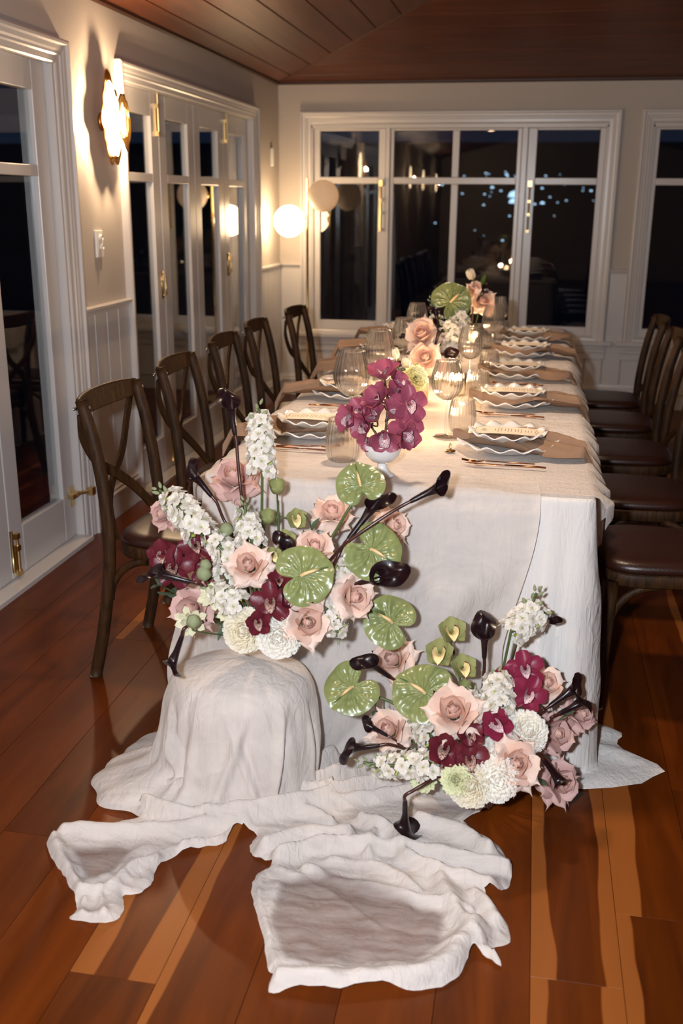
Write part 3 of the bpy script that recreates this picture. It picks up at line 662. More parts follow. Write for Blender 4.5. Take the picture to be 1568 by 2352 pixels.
def cloth_skirt_mesh():
    ex = .006; x0, x1, y0, y1, zt = TX0 - ex, TX1 + ex, TY0 - ex, TY1 + ex, TZ + .006
    nx, ny = 50, 170; xs = np.linspace(x0, x1, nx + 1); ys = np.linspace(y0, y1, ny + 1)
    X, Y = np.meshgrid(xs, ys, indexing='ij')
    edge = np.minimum(np.minimum(X - x0, x1 - X), np.minimum(Y - y0, y1 - Y))
    Z = zt + (.0015 * sn(X, Y, 16, 1) + .001 * sn(X * .4, Y, 60, 2)) * sm(0, .08, edge) + .002 * sm(0, .03, edge)
    V = [(X[i, j], Y[i, j], Z[i, j]) for i in range(nx + 1) for j in range(ny + 1)]; idx = lambda i, j: i * (ny + 1) + j
    F = [(idx(i, j), idx(i + 1, j), idx(i + 1, j + 1), idx(i, j + 1)) for i in range(nx) for j in range(ny)]
    loop = [idx(i, 0) for i in range(nx)] + [idx(nx, j) for j in range(ny)] + [idx(i, ny) for i in range(nx, 0, -1)] + [idx(0, j) for j in range(ny, 0, -1)]
    Pt = np.array([V[k] for k in loop]); n = len(loop)
    # outward normals, smoothed over the corners
    N = np.zeros((n, 2)); c = 0
    for L, nv in ((nx, (0, -1)), (ny, (1, 0)), (nx, (0, 1)), (ny, (-1, 0))): N[c:c + L] = nv; c += L
    for _ in range(5): N = (np.roll(N, 1, 0) + 2 * N + np.roll(N, -1, 0)) / 4
    N /= np.linalg.norm(N, axis=1)[:, None]
    seg = np.linalg.norm(np.roll(Pt, -1, 0) - Pt, axis=1); s = np.concatenate([[0], np.cumsum(seg)[:-1]]); Lt = seg.sum()
    ang = s / Lt * 2 * PI
    rs = np.random.RandomState(4); fold = np.zeros(n)
    for q in range(26):
        k = rs.randint(16, 62); fold += np.sin(k * ang + rs.rand() * 7) / 5
    fold = np.tanh(fold * 1.2)
    front = Pt[:, 1] < TY0 + .001
    fc = np.abs(s - (x1 - x0))                        # distance from the front right corner along the edge
    side_fac = np.where(front, .38, np.where(Pt[:, 0] < x0 + .001, .30, .45))
    for _ in range(8): side_fac = (np.roll(side_fac, 1) + 2 * side_fac + np.roll(side_fac, -1)) / 4
    corner = np.exp(-(fc / .10) ** 2)
    pleat = np.sin(s * 2 * PI / .047 + .6) * np.exp(-((s - (x1 - x0) + .055) / .075) ** 2)
    vs = [0, .006, .016, .03] + list(np.linspace(.06, 1, 34)); prev = loop
    for v in vs[1:]:
        rnd = .016 * min(1, v / .016) ** .5
        amp = .034 * max(0, v - .02) ** .9 * side_fac
        off = rnd + amp * (fold + .55) + .045 * v * side_fac * .6 + .040 * min(1, v * 2.2) * np.maximum(pleat, -.35) + .035 * corner * v
        off = np.where(Pt[:, 0] > x1 - .001, np.minimum(off, .040 + .04 * v), off)
        z = zt - (TZ) * max(0, v - .006) / .994
        cr_ = .0022 * np.sin(s * 90 + 3 * np.sin(v * 9)) * min(1, v * 5)
        Q = Pt[:, :2] + N * (off + cr_)[:, None]
        base = len(V); V += [(Q[k, 0], Q[k, 1], max(.004, z)) for k in range(n)]; cur = list(range(base, base + n))
        F += [(prev[k], cur[k], cur[(k + 1) % n], prev[(k + 1) % n]) for k in range(n)]; prev = cur
    # hem lying on the floor, longest at the front right corner
    Lh = .012 + .135 * np.exp(-((s - (x1 - x0) - .10) / .13) ** 2) * (1 + .25 * np.sin(s * 38)) + .01 * (fold + 1)
    for q in (.12, .3, .5, .75, 1.0):
        dirn = N.copy(); dirn[:, 1] -= .35 * corner; dirn /= np.linalg.norm(dirn, axis=1)[:, None]
        R = Q + dirn * (Lh * q)[:, None]
        zz = .004 + .018 * np.sin(q * PI) * (Lh / .15) * (.5 + .5 * np.sin(s * 60))
        base = len(V); V += [(R[k, 0], R[k, 1], max(.003, zz[k])) for k in range(n)]; cur = list(range(base, base + n))
        F += [(prev[k], cur[k], cur[(k + 1) % n], prev[(k + 1) % n]) for k in range(n)]; prev = cur
    me = bpy.data.meshes.new('tablecloth'); me.from_pydata([tuple(map(float, p)) for p in V], [], F); me.materials.append(M['linen']); me.polygons.foreach_set('use_smooth', [True] * len(F)); return me
tc_ = link('tablecloth', cloth_skirt_mesh()); tag(tc_, 'white linen tablecloth falling in pleats to the floor over the long table', 'tablecloth')

# sheer gauze runner: over the table top, down the front, over the plinth and out across the floor
gz = thing('gauze_runner', 'sheer crinkled white gauze over the table, draped plinth and trailing across the floor', 'runner', (-.32, 2.3, 0))
def gauze_part(name, V, F, cover, mat='gauze'):
    me = bpy.data.meshes.new(name); me.from_pydata([tuple(map(float, p)) for p in V], [], F); me.materials.append(M[mat])
    at_ = me.attributes.new('cover', 'FLOAT', 'POINT'); at_.data.foreach_set('value', np.asarray(cover, dtype=np.float32))
    me.polygons.foreach_set('use_smooth', [True] * len(F)); o = link(name, me, gz); o.location = (.32, -2.3, 0); return o
def gridfaces(n, m): return [(i * m + j, (i + 1) * m + j, (i + 1) * m + j + 1, i * m + j + 1) for i in range(n - 1) for j in range(m - 1)]
SET_Y = [2.90, 3.58, 4.20, 4.82, 5.40]            # the place settings along each side
# --- cover on top, with both side edges hanging over
nu, nv = 96, 230; us = np.linspace(-.64, .66, nu); vv = np.linspace(2.462, 5.93, nv)
U, Vv = np.meshgrid(us, vv, indexing='ij'); xc = (TX0 + TX1) / 2; half = (TX1 - TX0) / 2 + .014
gap = np.ones_like(Vv)
for y in SET_Y: gap *= 1 - np.exp(-((Vv - y) / .17) ** 2)
gap *= sm(2.95, 3.15, Vv)
hang = np.clip(np.abs(U) - half, 0, None); sg = np.sign(U)
ruche = (.5 + .5 * np.sin(Vv * 2 * PI / .055 + 1.5 * sn(U, Vv, 5, 9))) * gap
Z = TZ + .0125 + .010 * ruche * sm(.1, .4, np.abs(U)) + .0025 * sn(U * .5, Vv, 34, 3) * (.3 + gap)
arc = np.clip(hang / .03, 0, 1); endf = sm(0, .35, Vv - 2.462)
lim = np.where(sg > 0, .02 + .04 * sm(2.5, 2.9, Vv) + .10 * (.5 + .5 * np.sin(Vv * 9 + .5)), .05 + .05 * (.5 + .5 * np.sin(Vv * 7)))
X = xc + sg * (np.minimum(np.abs(U), half) + .020 * np.sin(arc * PI / 2) + sm(0, .05, hang) * (.026 * (.5 + .5 * np.sin(Vv * 2 * PI / .13 + sn(Vv, Vv, 4, 8))) + .012))
Z = Z - np.where(hang > 0, .02 * (1 - np.cos(arc * PI / 2)) + np.clip(hang - .02, 0, None) * (lim / .16) * 1.9, 0)
gauze_part('table_cover', np.stack([X, Vv, Z], -1).reshape(-1, 3), gridfaces(nu, nv), (.90 + 0 * X).ravel())
# --- front drop: from the table top over the front edge to the floor
nu, nv = 110, 90; us = np.linspace(0, 1, nu); vs = np.linspace(0, 1, nv); U, S = np.meshgrid(us, vs, indexing='ij')
L = -.12 + S * .92
xl = -.815 - .10 * sm(.0, .6, L); xr = .035 + .02 * np.sin(L * 5 + 1) - .055 * sm(.0, .45, L) + .05 * sm(.4, .75, L)
X = xl + (xr - xl) * U
drop = np.clip(L, 0, None)
fold = sn(X, L * .12, 26, 21) * .010 + sn(X + .5 * L, L * .3, 60, 22) * .0035 + .012 * np.sin((X * .8 + L * .75) * 16)
Y = np.where(L < 0, 2.452 - L, 2.452 - .022 * sm(0, .05, drop) - .05 * drop - np.abs(fold + .008) * sm(.02, .3, drop) * 1.6 * sm(1.0, .90, U) - .006)
Z = np.where(L < 0, TZ + .017 + .003 * sn(X, L, 40, 23), TZ + .017 - .012 * sm(0, .03, drop) - drop * .925)
edge = np.exp(-((1 - U) / .02) ** 2); Y = Y - edge * .006
gauze_part('front_drop', np.stack([X, Y, np.maximum(Z, .006)], -1).reshape(-1, 3), gridfaces(nu, nv), (.80 + .14 * edge).ravel())
# --- drape over the plinth
PC = (-.665, 2.225)
pl = thing('flower_plinth', 'low round plinth hidden under gauze, carrying the left arrangement', 'plinth', (PC[0], PC[1], 0))
b = MB(); b.lathe([(0, 0), (.12, 0), (.115, .02), (.10, .29), (.10, .305), (0, .305)], 32); link('body', b.mesh('body', M['porc']), pl)
na, nr = 220, 60; A = np.linspace(0, 2 * PI, na, endpoint=False); Rr = np.linspace(0, 1, nr); AA, RR = np.meshgrid(A, Rr, indexing='ij')
fl2 = np.cos(AA); left = sm(-.2, 1, -fl2); fr = sm(0, 1, -np.sin(AA)); right = sm(-.2, 1, fl2)
top = .350; R0 = .132
down = np.clip((RR - .28) / .72, 0, 1)
flare = .012 + .020 * left + .020 * fr + .0 * right
rad = R0 * np.minimum(RR / .28, 1) ** .9 + np.sqrt(np.clip(1 - (1 - np.clip(down / .30, 0, 1)) ** 2, 0, 1)) * .040 + flare * down ** 1.5 + .13 * left * sm(.70, 1, down) ** 1.6 - .02 * right * sm(.5, 1, down)
foldA = .55 * np.sin(AA * 7 + 1 + 1.4 * down) + .5 * np.sin(AA * 13 + 2.3 * down + .4) + .35 * np.sin(AA * 23 + 3)
rad = rad + .009 * foldA * sm(.0, .8, down) * (.6 + .9 * left + .3 * right) + .012 * sm(.5, 1, down) * np.sin(AA * 5 + 3) + .0022 * sn(AA * 3, down, 9, 35) * sm(0, .3, down)
for a0, sl_, wd_, am in ((-2.55, .45, .05, .014), (-2.1, -.35, .07, .010), (-1.62, .5, .05, .012), (-1.2, -.5, .06, .012), (-.75, -.25, .05, .016), (-.35, .1, .06, .014), (2.9, .2, .08, .02)):
    q_ = np.angle(np.exp(1j * (AA - a0 - sl_ * down))); rad = rad + am * np.exp(-(q_ / wd_) ** 2) * sm(.08, .5, down) - .6 * am * np.exp(-((q_ - 2 * wd_) / wd_) ** 2) * sm(.08, .5, down)
zz = top - .030 * np.minimum(RR / .28, 1) ** 2 - (-.018) * down - (top - .016) * (down - .03 * np.sin(down * PI)) + .004 * sn(np.cos(AA) * RR, np.sin(AA) * RR, 9, 31)
X = PC[0] + rad * np.cos(AA) * 1.12; Y = PC[1] + rad * np.sin(AA) * .92
F = [(i * nr + j, i * nr + j + 1, ((i + 1) % na) * nr + j + 1, ((i + 1) % na) * nr + j) for i in range(na) for j in range(nr - 1)]
gauze_part('plinth_drape', np.stack([X, Y, np.maximum(zz, .006)], -1).reshape(-1, 3), F, (.86 + .1 * sm(.3, 1, np.abs(foldA)) + 0 * X).ravel())
# --- trailing cloth on the floor: measured outline and fold lines (metres)
def wpts(P): return [tuple(atz(x, y, .0)[:2]) for x, y in P]
OUT = wpts([(420, 1690), (352, 1712), (316, 1742), (352, 1762), (345, 1790), (292, 1838), (325, 1872), (300, 1886), (205, 1906), (132, 1916), (109, 1943), (124, 1985), (152, 2028), (172, 2070), (176, 2092),
    (162, 2112), (208, 2122), (262, 2118), (285, 2092), (283, 2060), (318, 2055), (350, 2030), (363, 1996), (420, 1962), (510, 1946), (536, 1918), (560, 1912), (590, 1920), (574, 1945), (580, 1968), (624, 1990), (592, 2010), (577, 2045), (586, 2092), (606, 2160),
    (614, 2225), (630, 2248), (619, 2285), (690, 2284), (780, 2294), (860, 2284), (950, 2284), (1025, 2268), (1064, 2238), (1082, 2198), (1115, 2206), (1148, 2226), (1142, 2204), (1124, 2186), (1170, 2166), (1160, 2125), (1132, 2080), (1112, 2058),
    (1150, 2052), (1172, 2030), (1166, 1978), (1128, 1932), (1076, 1906), (1058, 1898), (1100, 1880), (1132, 1850), (1142, 1822), (1060, 1800), (980, 1772), (880, 1735), (780, 1722), (720, 1712), (640, 1700), (520, 1690)])
RID = [  # polyline, half width, height
    ([(350, 1830), (460, 1868), (600, 1858), (740, 1822), (860, 1770), (960, 1745)], .020, .060), ([(330, 1868), (430, 1896), (560, 1890), (700, 1866), (820, 1830), (940, 1800)], .016, .045), ([(400, 1850), (520, 1884), (640, 1850), (760, 1840)], .010, .05),
    ([(480, 1905), (590, 1892), (720, 1868), (860, 1846), (1000, 1822)], .013, .030), ([(560, 1850), (700, 1880), (760, 1905)], .012, .028), ([(300, 1845), (350, 1815), (420, 1845)], .012, .03),
    ([(150, 1925), (300, 1925), (430, 1918), (560, 1905)], .016, .030), ([(125, 1940), (150, 2000), (185, 2060)], .014, .024), ([(180, 2065), (250, 2052), (300, 2010), (360, 1985)], .012, .020), ([(230, 2050), (240, 2110)], .008, .012), ([(200, 2060), (190, 2110)], .007, .010),
    ([(420, 1955), (510, 1940), (540, 1915)], .009, .022),
    ([(640, 1985), (720, 1965), (830, 1960), (960, 1975), (1100, 2000), (1165, 2010)], .016, .036), ([(610, 1960), (700, 1935), (800, 1935)], .018, .034), ([(830, 1900), (900, 1930), (930, 1985), (1010, 2025), (1120, 2050)], .014, .034),
    ([(960, 1905), (1050, 1930), (1120, 1975)], .022, .036), ([(640, 2010), (700, 2030), (780, 2075), (870, 2140)], .006, .010), ([(700, 2010), (840, 2050), (990, 2085), (1080, 2110)], .010, .020), ([(1010, 2040), (1050, 2120), (1100, 2180)], .018, .032), ([(1090, 2070), (1140, 2130)], .014, .026),
    ([(640, 2265), (760, 2275), (900, 2268), (1010, 2240), (1060, 2190), (1090, 2150)], .022, .034), ([(640, 2240), (760, 2245), (880, 2240)], .008, .012), ([(600, 2020), (596, 2080), (620, 2170), (632, 2235)], .005, .007), ([(760, 1990), (880, 2010), (960, 2060)], .008, .016), ([(1060, 2190), (1120, 2200), (1142, 2218)], .010, .018),
    ([(860, 1930), (845, 1980)], .010, .022), ([(1060, 1905), (1110, 1870)], .012, .018), ([(760, 1760), (700, 1800), (640, 1830)], .018, .05)]
SHEER = [([(640, 2030), (760, 2010), (900, 2060), (1030, 2110), (1020, 2190), (960, 2225), (800, 2232), (650, 2225), (610, 2120)], .40), ([(155, 1950), (240, 1945), (320, 1950), (270, 2010), (225, 2035), (190, 2030)], .40), ([(175, 2085), (260, 2075), (262, 2105), (180, 2110)], .5), ([(930, 1850), (1060, 1850), (1100, 1860), (1040, 1895), (960, 1890)], .5)]
def dseg(P, L):
    d = np.full(len(P), 9.)
    for a, b_ in zip(L[:-1], L[1:]):
        a = np.array(a); e = np.array(b_) - a; t = np.clip(((P - a) @ e) / max(1e-9, e @ e), 0, 1); d = np.minimum(d, np.linalg.norm(P - a - t[:, None] * e, axis=1))
    return d
def inside(P, poly):
    c = np.zeros(len(P), bool); n = len(poly)
    for i in range(n):
        (xa, ya), (xb, yb) = poly[i], poly[i - 1]
        with np.errstate(all='ignore'): c ^= ((ya > P[:, 1]) != (yb > P[:, 1])) & (P[:, 0] < (xb - xa) * (P[:, 1] - ya) / (yb - ya + 1e-12) + xa)
    return c
cl = [Vector((x, y, 0)) for x, y in OUT]; ol = catmull(cl + [cl[0]], 5)[:-1]; rsn = random.Random(2)
ol = [(p.x + rsn.uniform(-.0016, .0016), p.y + rsn.uniform(-.0016, .0016)) for p in ol]
arr = np.array(ol); gx = np.arange(arr[:, 0].min(), arr[:, 0].max(), .0065); gy = np.arange(arr[:, 1].min(), arr[:, 1].max(), .0065)
G = np.array([(x + (.00325 if j % 2 else 0), y) for j, y in enumerate(gy) for x in gx]); G = G[inside(G, ol)]; G = G[dseg(G, ol + [ol[0]]) > .004]
no = len(ol); cd = delaunay_2d_cdt([Vector(p) for p in ol] + [Vector(p) for p in G], [(i, (i + 1) % no) for i in range(no)], [], 1, 1e-6)
P2 = np.array([tuple(v) for v in cd[0]]); F = [tuple(f) for f in cd[2]]
de = dseg(P2, ol + [ol[0]]); h = .003 + .010 * (1 - np.exp(-de / .010)); cov = np.full(len(P2), .90)
rg = np.zeros(len(P2))
for k, (L, wd, ht) in enumerate(RID):
    L = [tuple(p)[:2] for p in catmull([Vector((x, y, 0)) for x, y in wpts(L)], 5)]
    wob = 1 + .25 * sn(P2[:, 0], P2[:, 1], 22, 40 + k); d = dseg(P2, L) * wob; r = ht * np.exp(-(d / (wd)) ** 2); rg = np.maximum(rg, r) + .25 * np.minimum(rg, r)
h += rg
for poly, c in SHEER:
    q = wpts(poly); d = dseg(P2, q + [q[0]]); ins = inside(P2, q); wgt = np.where(ins, sm(0, .02, d), 0); cov = cov * (1 - wgt) + c * wgt; h -= wgt * (h - .004) * .6
h += (.0026 * np.abs(sn(P2[:, 0] + .3 * P2[:, 1], P2[:, 1] * 1.6, 48, 66)) + .0022 * sn(P2[:, 0], P2[:, 1] * .5, 75, 61) + .0016 * sn(P2[:, 0] * .5, P2[:, 1], 120, 62) + .0014 * sn(P2[:, 0] + .2 * P2[:, 1], P2[:, 1] * 3, 60, 63)) * sm(0, .012, de)
cov = np.maximum(cov, .97 * np.exp(-(de / .0035) ** 2)); cov = np.minimum(1, cov + 3.5 * rg)
gauze_part('floor_train', np.column_stack([P2, np.maximum(h, .0025)]), F, cov)

# ================================================================== PLACE SETTINGS
def plate_mesh(R, n=13, amp=.007, ph=0):
    b = MB(); prof = [(0, .004), (.35, .004), (.55, .005), (.62, .009), (.78, .015), (.92, .019), (1.0, .021), (1.0, .018), (.92, .0155), (.78, .011), (.62, .004), (.55, 0), (0, 0)]; P = []
    for r, z in prof:
        row = []
        for k in range(78):
            a = 2 * PI * k / 78; q = max(0, (r - .58) / .42); wv = math.cos(n * a + ph)
            row.append((R * r * (1 + .025 * wv * q) * math.cos(a), R * r * (1 + .025 * wv * q) * math.sin(a), z + amp * wv * q ** 1.3 + amp * q))
        P.append(row)
    b.grid(P, closed_v=True); return b.mesh('scalloped_plate', M['porc'])
PL, PS = plate_mesh(.145), plate_mesh(.112, 12, .006, 1.0)
def card_mesh():
    b = MB(); n = 12; b.grid([[(-.105 + .21 * i / n, y, .004 * math.sin(PI * i / n) + .0) for y in (-.048, .048)] for i in range(n + 1)])
    o = len(b.v); b.grid([[(-.105 + .21 * i / n, y, .004 * math.sin(PI * i / n) - .0008) for y in (.048, -.048)] for i in range(n + 1)]); return b.mesh('menu_card', M['card'], False)
def print_mesh(flip):
    b = MB(); rs = random.Random(5)
    def z(x): return .0006 + .004 * math.sin(PI * (x + .105) / .21)
    def st(x0, y0, x1, y1, w_):
        d = Vector((x1 - x0, y1 - y0)); l = d.length; nrm = Vector((-d.y, d.x)) / l * w_ / 2
        b.add([(x0 + nrm.x, y0 + nrm.y, z(x0)), (x0 - nrm.x, y0 - nrm.y, z(x0)), (x1 - nrm.x, y1 - nrm.y, z(x1)), (x1 + nrm.x, y1 + nrm.y, z(x1))], [(0, 1, 2, 3)])
    bx = [(-.088, -.040), (.075, -.040), (.081, -.034), (.087, -.030), (.087, -.012), (.094, 0), (.087, .012), (.087, .030), (.081, .034), (.075, .040), (-.075, .040), (-.081, .034), (-.087, .030), (-.087, .012), (-.094, 0), (-.087, -.012), (-.087, -.030), (-.081, -.034), (-.075, -.040)]
    for p, q in zip(bx[:-1], bx[1:]): st(*p, *q, .0012)
    # script heading, as a looping stroke, then centred lines of text broken into words
    pr = None
    for i in range(70):
        t = i / 69; q = (-.063 + .006 * math.sin(t * 44) + .003 * math.sin(t * 13), -.018 + .036 * t + .0025 * math.cos(t * 44))
        if pr: st(*pr, *q, .0007)
        pr = q
    xx = -.042
    for ln in range(13):
        xx += .0085 if ln % 3 else .0115; W = rs.uniform(.016, .030) if ln % 3 else .012; y = -W
        while y < W:
            wl_ = rs.uniform(.003, .008); st(xx, y, xx, min(W, y + wl_), .0013 if ln % 3 else .0017); y += wl_ + .0018
    if flip: b.v = [(-x, -y, z_) for x, y, z_ in b.v]
    return b.mesh('menu_print', M['ink'], False)
CM, PM, PMF = card_mesh(), print_mesh(False), print_mesh(True)
def napkin_mesh(seed, sgn):
    rs = np.random.RandomState(seed); n, m = 46, 20; u = np.linspace(0, 1, n); v = np.linspace(-1, 1, m); U, V_ = np.meshgrid(u, v, indexing='ij')
    end = .30 + .02 * rs.rand(); x = -.155 + U * (.155 + end); wd = .040 + .048 * sm(.1, .50, U) - .070 * sm(.62, 1, U) + .02 * np.sin(U * 5 + rs.rand() * 6) * U
    y = V_ * wd - .035 * sm(.5, 1, U) + .02 * np.sin(U * 4 + rs.rand() * 6) * U - .02 * U * U + .05 * sm(.5, 1, U) * (rs.rand() - .5)
    zz = .030 - .012 * sm(.45, .62, U) + .018 * np.sin(V_ * (5 + 2 * rs.rand()) + U * 6 + rs.rand() * 6) * (.5 + .8 * U) + .009 * np.sin(V_ * 9 + U * 11 + rs.rand() * 6) + .012 * np.exp(-((U - .62) / .12) ** 2) * (rs.rand() + .3)
    zz = np.maximum(zz, .013 + .004 * np.sin(V_ * 7))
    over = np.clip(x - (.222 if sgn > 0 else .235), 0, None); x = x - over * .55; zz = zz - over * .9
    zz = zz + .010 * np.exp(-((U) / .05) ** 2)
    b = MB(); b.grid([[(sgn * float(x[i, j]), float(y[i, j]), float(zz[i, j])) for j in range(m)] for i in range(n)]); me = b.mesh('napkin', M['napkin']); return me
def fork_mesh():
    b = MB(); b.tube([(-.10, 0, .003), (-.03, 0, .005), (.03, 0, .007)], [.004, .003, .0025], 8, flat=(.4, 1)); b.tube([(.03, 0, .007), (.045, 0, .006), (.06, 0, .005)], [.003, .009, .011], 8, flat=(.15, 1))
    for k in (-1.5, -.5, .5, 1.5): b.tube([(.058, k * .0055, .005), (.078, k * .0052, .006), (.098, k * .005, .010)], [.0014, .0013, .0008], 6)
    return b.mesh('fork', M['copper'])
def knife_mesh():
    b = MB(); b.tube([(-.11, 0, .004), (-.06, 0, .005), (.0, 0, .004)], [.0045, .004, .0032], 8, flat=(.6, 1)); b.tube([(.0, 0, .004), (.03, .001, .004), (.08, .002, .004), (.11, -.003, .004)], [.004, .0085, .009, .0015], 8, flat=(.12, 1)); return b.mesh('knife', M['copper'])
FK, KN = fork_mesh(), knife_mesh()
ORD = ['nearest', 'second nearest', 'third nearest', 'fourth nearest', 'farthest']
def mesh_thing(name, me, label, cat, loc, rz=0, group=None):
    o = link(name, me, None, loc); o.rotation_euler = (0, 0, rz); return tag(o, label, cat, group)
for side_, sx_, xp, sname in ((1, 1, -.045, 'right'), (-1, -1, -.635, 'left')):
    for i, y in enumerate(SET_Y):
        zt = TZ + .0185; dy = .0 if side_ > 0 else .07 if i == 0 else .03; yy = y + dy; px_ = xp + .03 * (i >= 3) * side_
        q = '%s of the %s row' % (ORD[i], sname)
        mesh_thing('dinner_plate', PL, 'large white scalloped plate under the napkin, ' + q, 'plate', (px_, yy, zt), i * .7, 'large scalloped plates')
        mesh_thing('side_plate', PS, 'small white scalloped plate on the napkin, ' + q, 'plate', (px_, yy, zt + .030), i * 1.1, 'small scalloped plates')
        mesh_thing('linen_napkin', napkin_mesh(50 + i * 2 + (side_ > 0), sx_), 'crumpled taupe linen napkin spilling over the table edge, ' + q, 'napkin', (px_, yy, zt), [.0, .1, -.08, .06, -.05][i] * sx_ - .10 * sx_ * (i == 0), 'taupe linen napkins')
        mc = mesh_thing('menu_card', CM, 'narrow cream menu card lying on the small plate, ' + q, 'card', (px_ - .005 * sx_, yy, zt + .052), [-.04, .02, .05, -.03, .04][i], 'menu cards')
        link('menu_print', PM if side_ > 0 else PMF, mc)
        if i < 3:
            f1 = -1
            mesh_thing('fork', FK, 'copper toned fork beside the plate, ' + q, 'fork', (px_ - .02 * sx_, yy + f1 * .185, zt + .001), (0 if sx_ < 0 else PI) + .06, 'copper forks')
            mesh_thing('knife', KN, 'copper toned knife beside the plate, ' + q, 'knife', (px_ - .0 * sx_, yy + f1 * .212, zt + .001), (0 if sx_ < 0 else PI) - .05, 'copper knives')

# ---- glassware
def shell(prof, wall, ribs, rib, n=120):
    b = MB(); b.lathe(prof, n, rib=rib, ribn=ribs); inner = [(max(0, r - wall), z) for r, z in prof if r > wall * 1.2]
    inner = [(r, z + (wall * 1.5 if k == 0 else 0)) for k, (r, z) in enumerate(inner)]
    o = len(b.v); b.lathe([(0, inner[0][1])] + inner, n, rib=rib * .6, ribn=ribs)
    # rim
    oa, ob = (len(prof) - 1) * n, o + len(inner) * n
    b.f += [(oa + k, oa + (k + 1) % n, ob + (k + 1) % n, ob + k) for k in range(n)]; b.m += [0] * n
    return b
def smooth_prof(pts, n=5): return [(max(0, p.x), p.y) for p in catmull([Vector((r, z, 0)) for r, z in pts], n)]
TUM = shell([(0, 0)] + smooth_prof([(.026, .0), (.036, .006), (.042, .03), (.042, .055), (.038, .085), (.034, .105)]), .0016, 24, .034).mesh('tumbler', M['glass'])
WIDE = shell([(0, 0)] + smooth_prof([(.030, 0), (.046, .008), (.056, .035), (.055, .06), (.046, .095), (.040, .118)]), .0016, 24, .03).mesh('wide_tumbler', M['glass'])
BOWLP = smooth_prof([(.004, .0), (.020, .006), (.040, .026), (.048, .052), (.046, .078), (.039, .105), (.034, .124)])
def wine_parts():
    a = shell([(0, .0)] + BOWLP, .0013, 24, .026); bw = a.mesh('bowl', M['glass'])
    b = MB(); b.lathe(smooth_prof([(.004, .112), (.0032, .09), (.003, .05), (.0038, .012), (.006, .006)], 4), 14); stm = b.mesh('stem', M['glass'])
    b = MB(); b.lathe(smooth_prof([(.006, .006), (.020, .0035), (.036, .002), (.036, .0), (.0, .0)], 3), 40); ft = b.mesh('foot', M['glass']); return bw, stm, ft
WB, WS, WFt = wine_parts()
ZT = TZ + .0175
def wine(px, py, label, s=1.0):
    p = atz(px, py, ZT); t = thing('wine_glass', label, 'glass', p, 'ribbed wine glasses'); t.scale = (s, s, s)
    link('bowl', WB, t, (0, 0, .112)); link('stem', WS, t); link('foot', WFt, t)
def tumbler(px, py, label, s=1.0, me=TUM):
    p = atz(px, py, ZT); o = mesh_thing('ribbed_tumbler', me, label, 'glass', p, 0, 'ribbed tumblers'); o.scale = (s, s, s)
wine(1022, 1002, 'ribbed stem wine glass standing right of the magenta orchids')
wine(806, 1004, 'ribbed wine glass standing left of the magenta orchids', 1.12)
wine(1076, 892, 'ribbed stem wine glass in front of the white stock on the table')
wine(868, 930, 'ribbed wine glass behind the magenta orchids beside white tulips', 1.12)
wine(925, 862, 'ribbed wine glass left of the pale pink roses on the table', 1.0)
wine(1128, 826, 'ribbed wine glass right of the white stock, fourth setting on the right side', 1.05)
wine(1140, 790, 'farthest ribbed wine glass on the right side of the table', 1.0)
wine(955, 812, 'farthest ribbed wine glass on the left side of the table', 1.0)
tumbler(787, 1058, 'ribbed stemless tumbler left of the magenta orchid bowl, nearest the camera', 1.12)
tumbler(1060, 992, 'ribbed stemless tumbler beside the nearest menu card on the right side')
tumbler(1096, 915, 'ribbed stemless tumbler left of the second plate on the right side', .98)
tumbler(1122, 862, 'ribbed stemless tumbler left of the third plate on the right side', .98)
tumbler(1110, 800, 'wide ribbed tumbler behind the third wine glass on the right side', 1.0, WIDE)
tumbler(1150, 780, 'farthest ribbed stemless tumbler on the right side', .95)
tumbler(880, 905, 'ribbed stemless tumbler behind the second menu card on the left side', .98)

# ---- candles: small lit pillars in glass cups between the flowers
def candle(px, py, label, h, r, power, cup=True):
    p = atz(px, py, ZT); t = thing('candle', label, 'candle', p, 'lit table candles')
    b = MB(); b.lathe([(0, .002), (r - .003, .002), (r, .006), (r, h - .004), (r - .002, h), (r - .006, h - .003), (0, h - .006)], 24); link('wax', b.mesh('wax', M['wax']), t)
    b = MB(); b.tube([(0, 0, h - .006), (0, .001, h + .006)], .001, 6); link('wick', b.mesh('wick', M['dark']), t)
    b = MB(); b.lathe([(0, 0), (.0035, .004), (.005, .010), (.003, .02), (0, .030)], 10, (0, 0, h + .003)); link('flame', b.mesh('flame', M['flame']), t)
    if cup:
        b = MB(); b.lathe([(0, 0), (r + .006, 0), (r + .008, .004), (r + .008, h + .03), (r + .0065, h + .03), (r + .0065, .005), (0, .003)], 40); link('glass_cup', b.mesh('glass_cup', M['glass']), t)
    lamp('candle_light', 'POINT', p + Vector((0, 0, h + .02)), power, (1, .66, .36), .02)
candle(942, 1000, 'low lit candle hidden behind the magenta orchids', .05, .02, 13)
candle(966, 925, 'white pillar candle behind the green carnation', .085, .026, 4, False)
candle(1052, 905, 'low lit candle behind the stemmed glass in front of the white stock', .05, .02, 9)
candle(1040, 826, 'low lit candle behind the white stock on the table', .05, .02, 6)
candle(1086, 800, 'farthest low lit candle near the tulip on the table', .05, .02, 4)
ch = thing('place_marker', 'tiny brass loop on a thin dark base left of the nearest right plate', 'marker', atz(1033, 1036, ZT))
b = MB(); b.lathe([(0, 0), (.016, 0), (.016, .002), (0, .002)], 20); link('base', b.mesh('base', M['bronze']), ch)
b = MB(); b.tube([(0, .0, .002), (-.003, 0, .012), (0, 0, .026), (.004, 0, .014), (.001, 0, .003)], .0018, 8); link('loop', b.mesh('loop', M['brass']), ch)

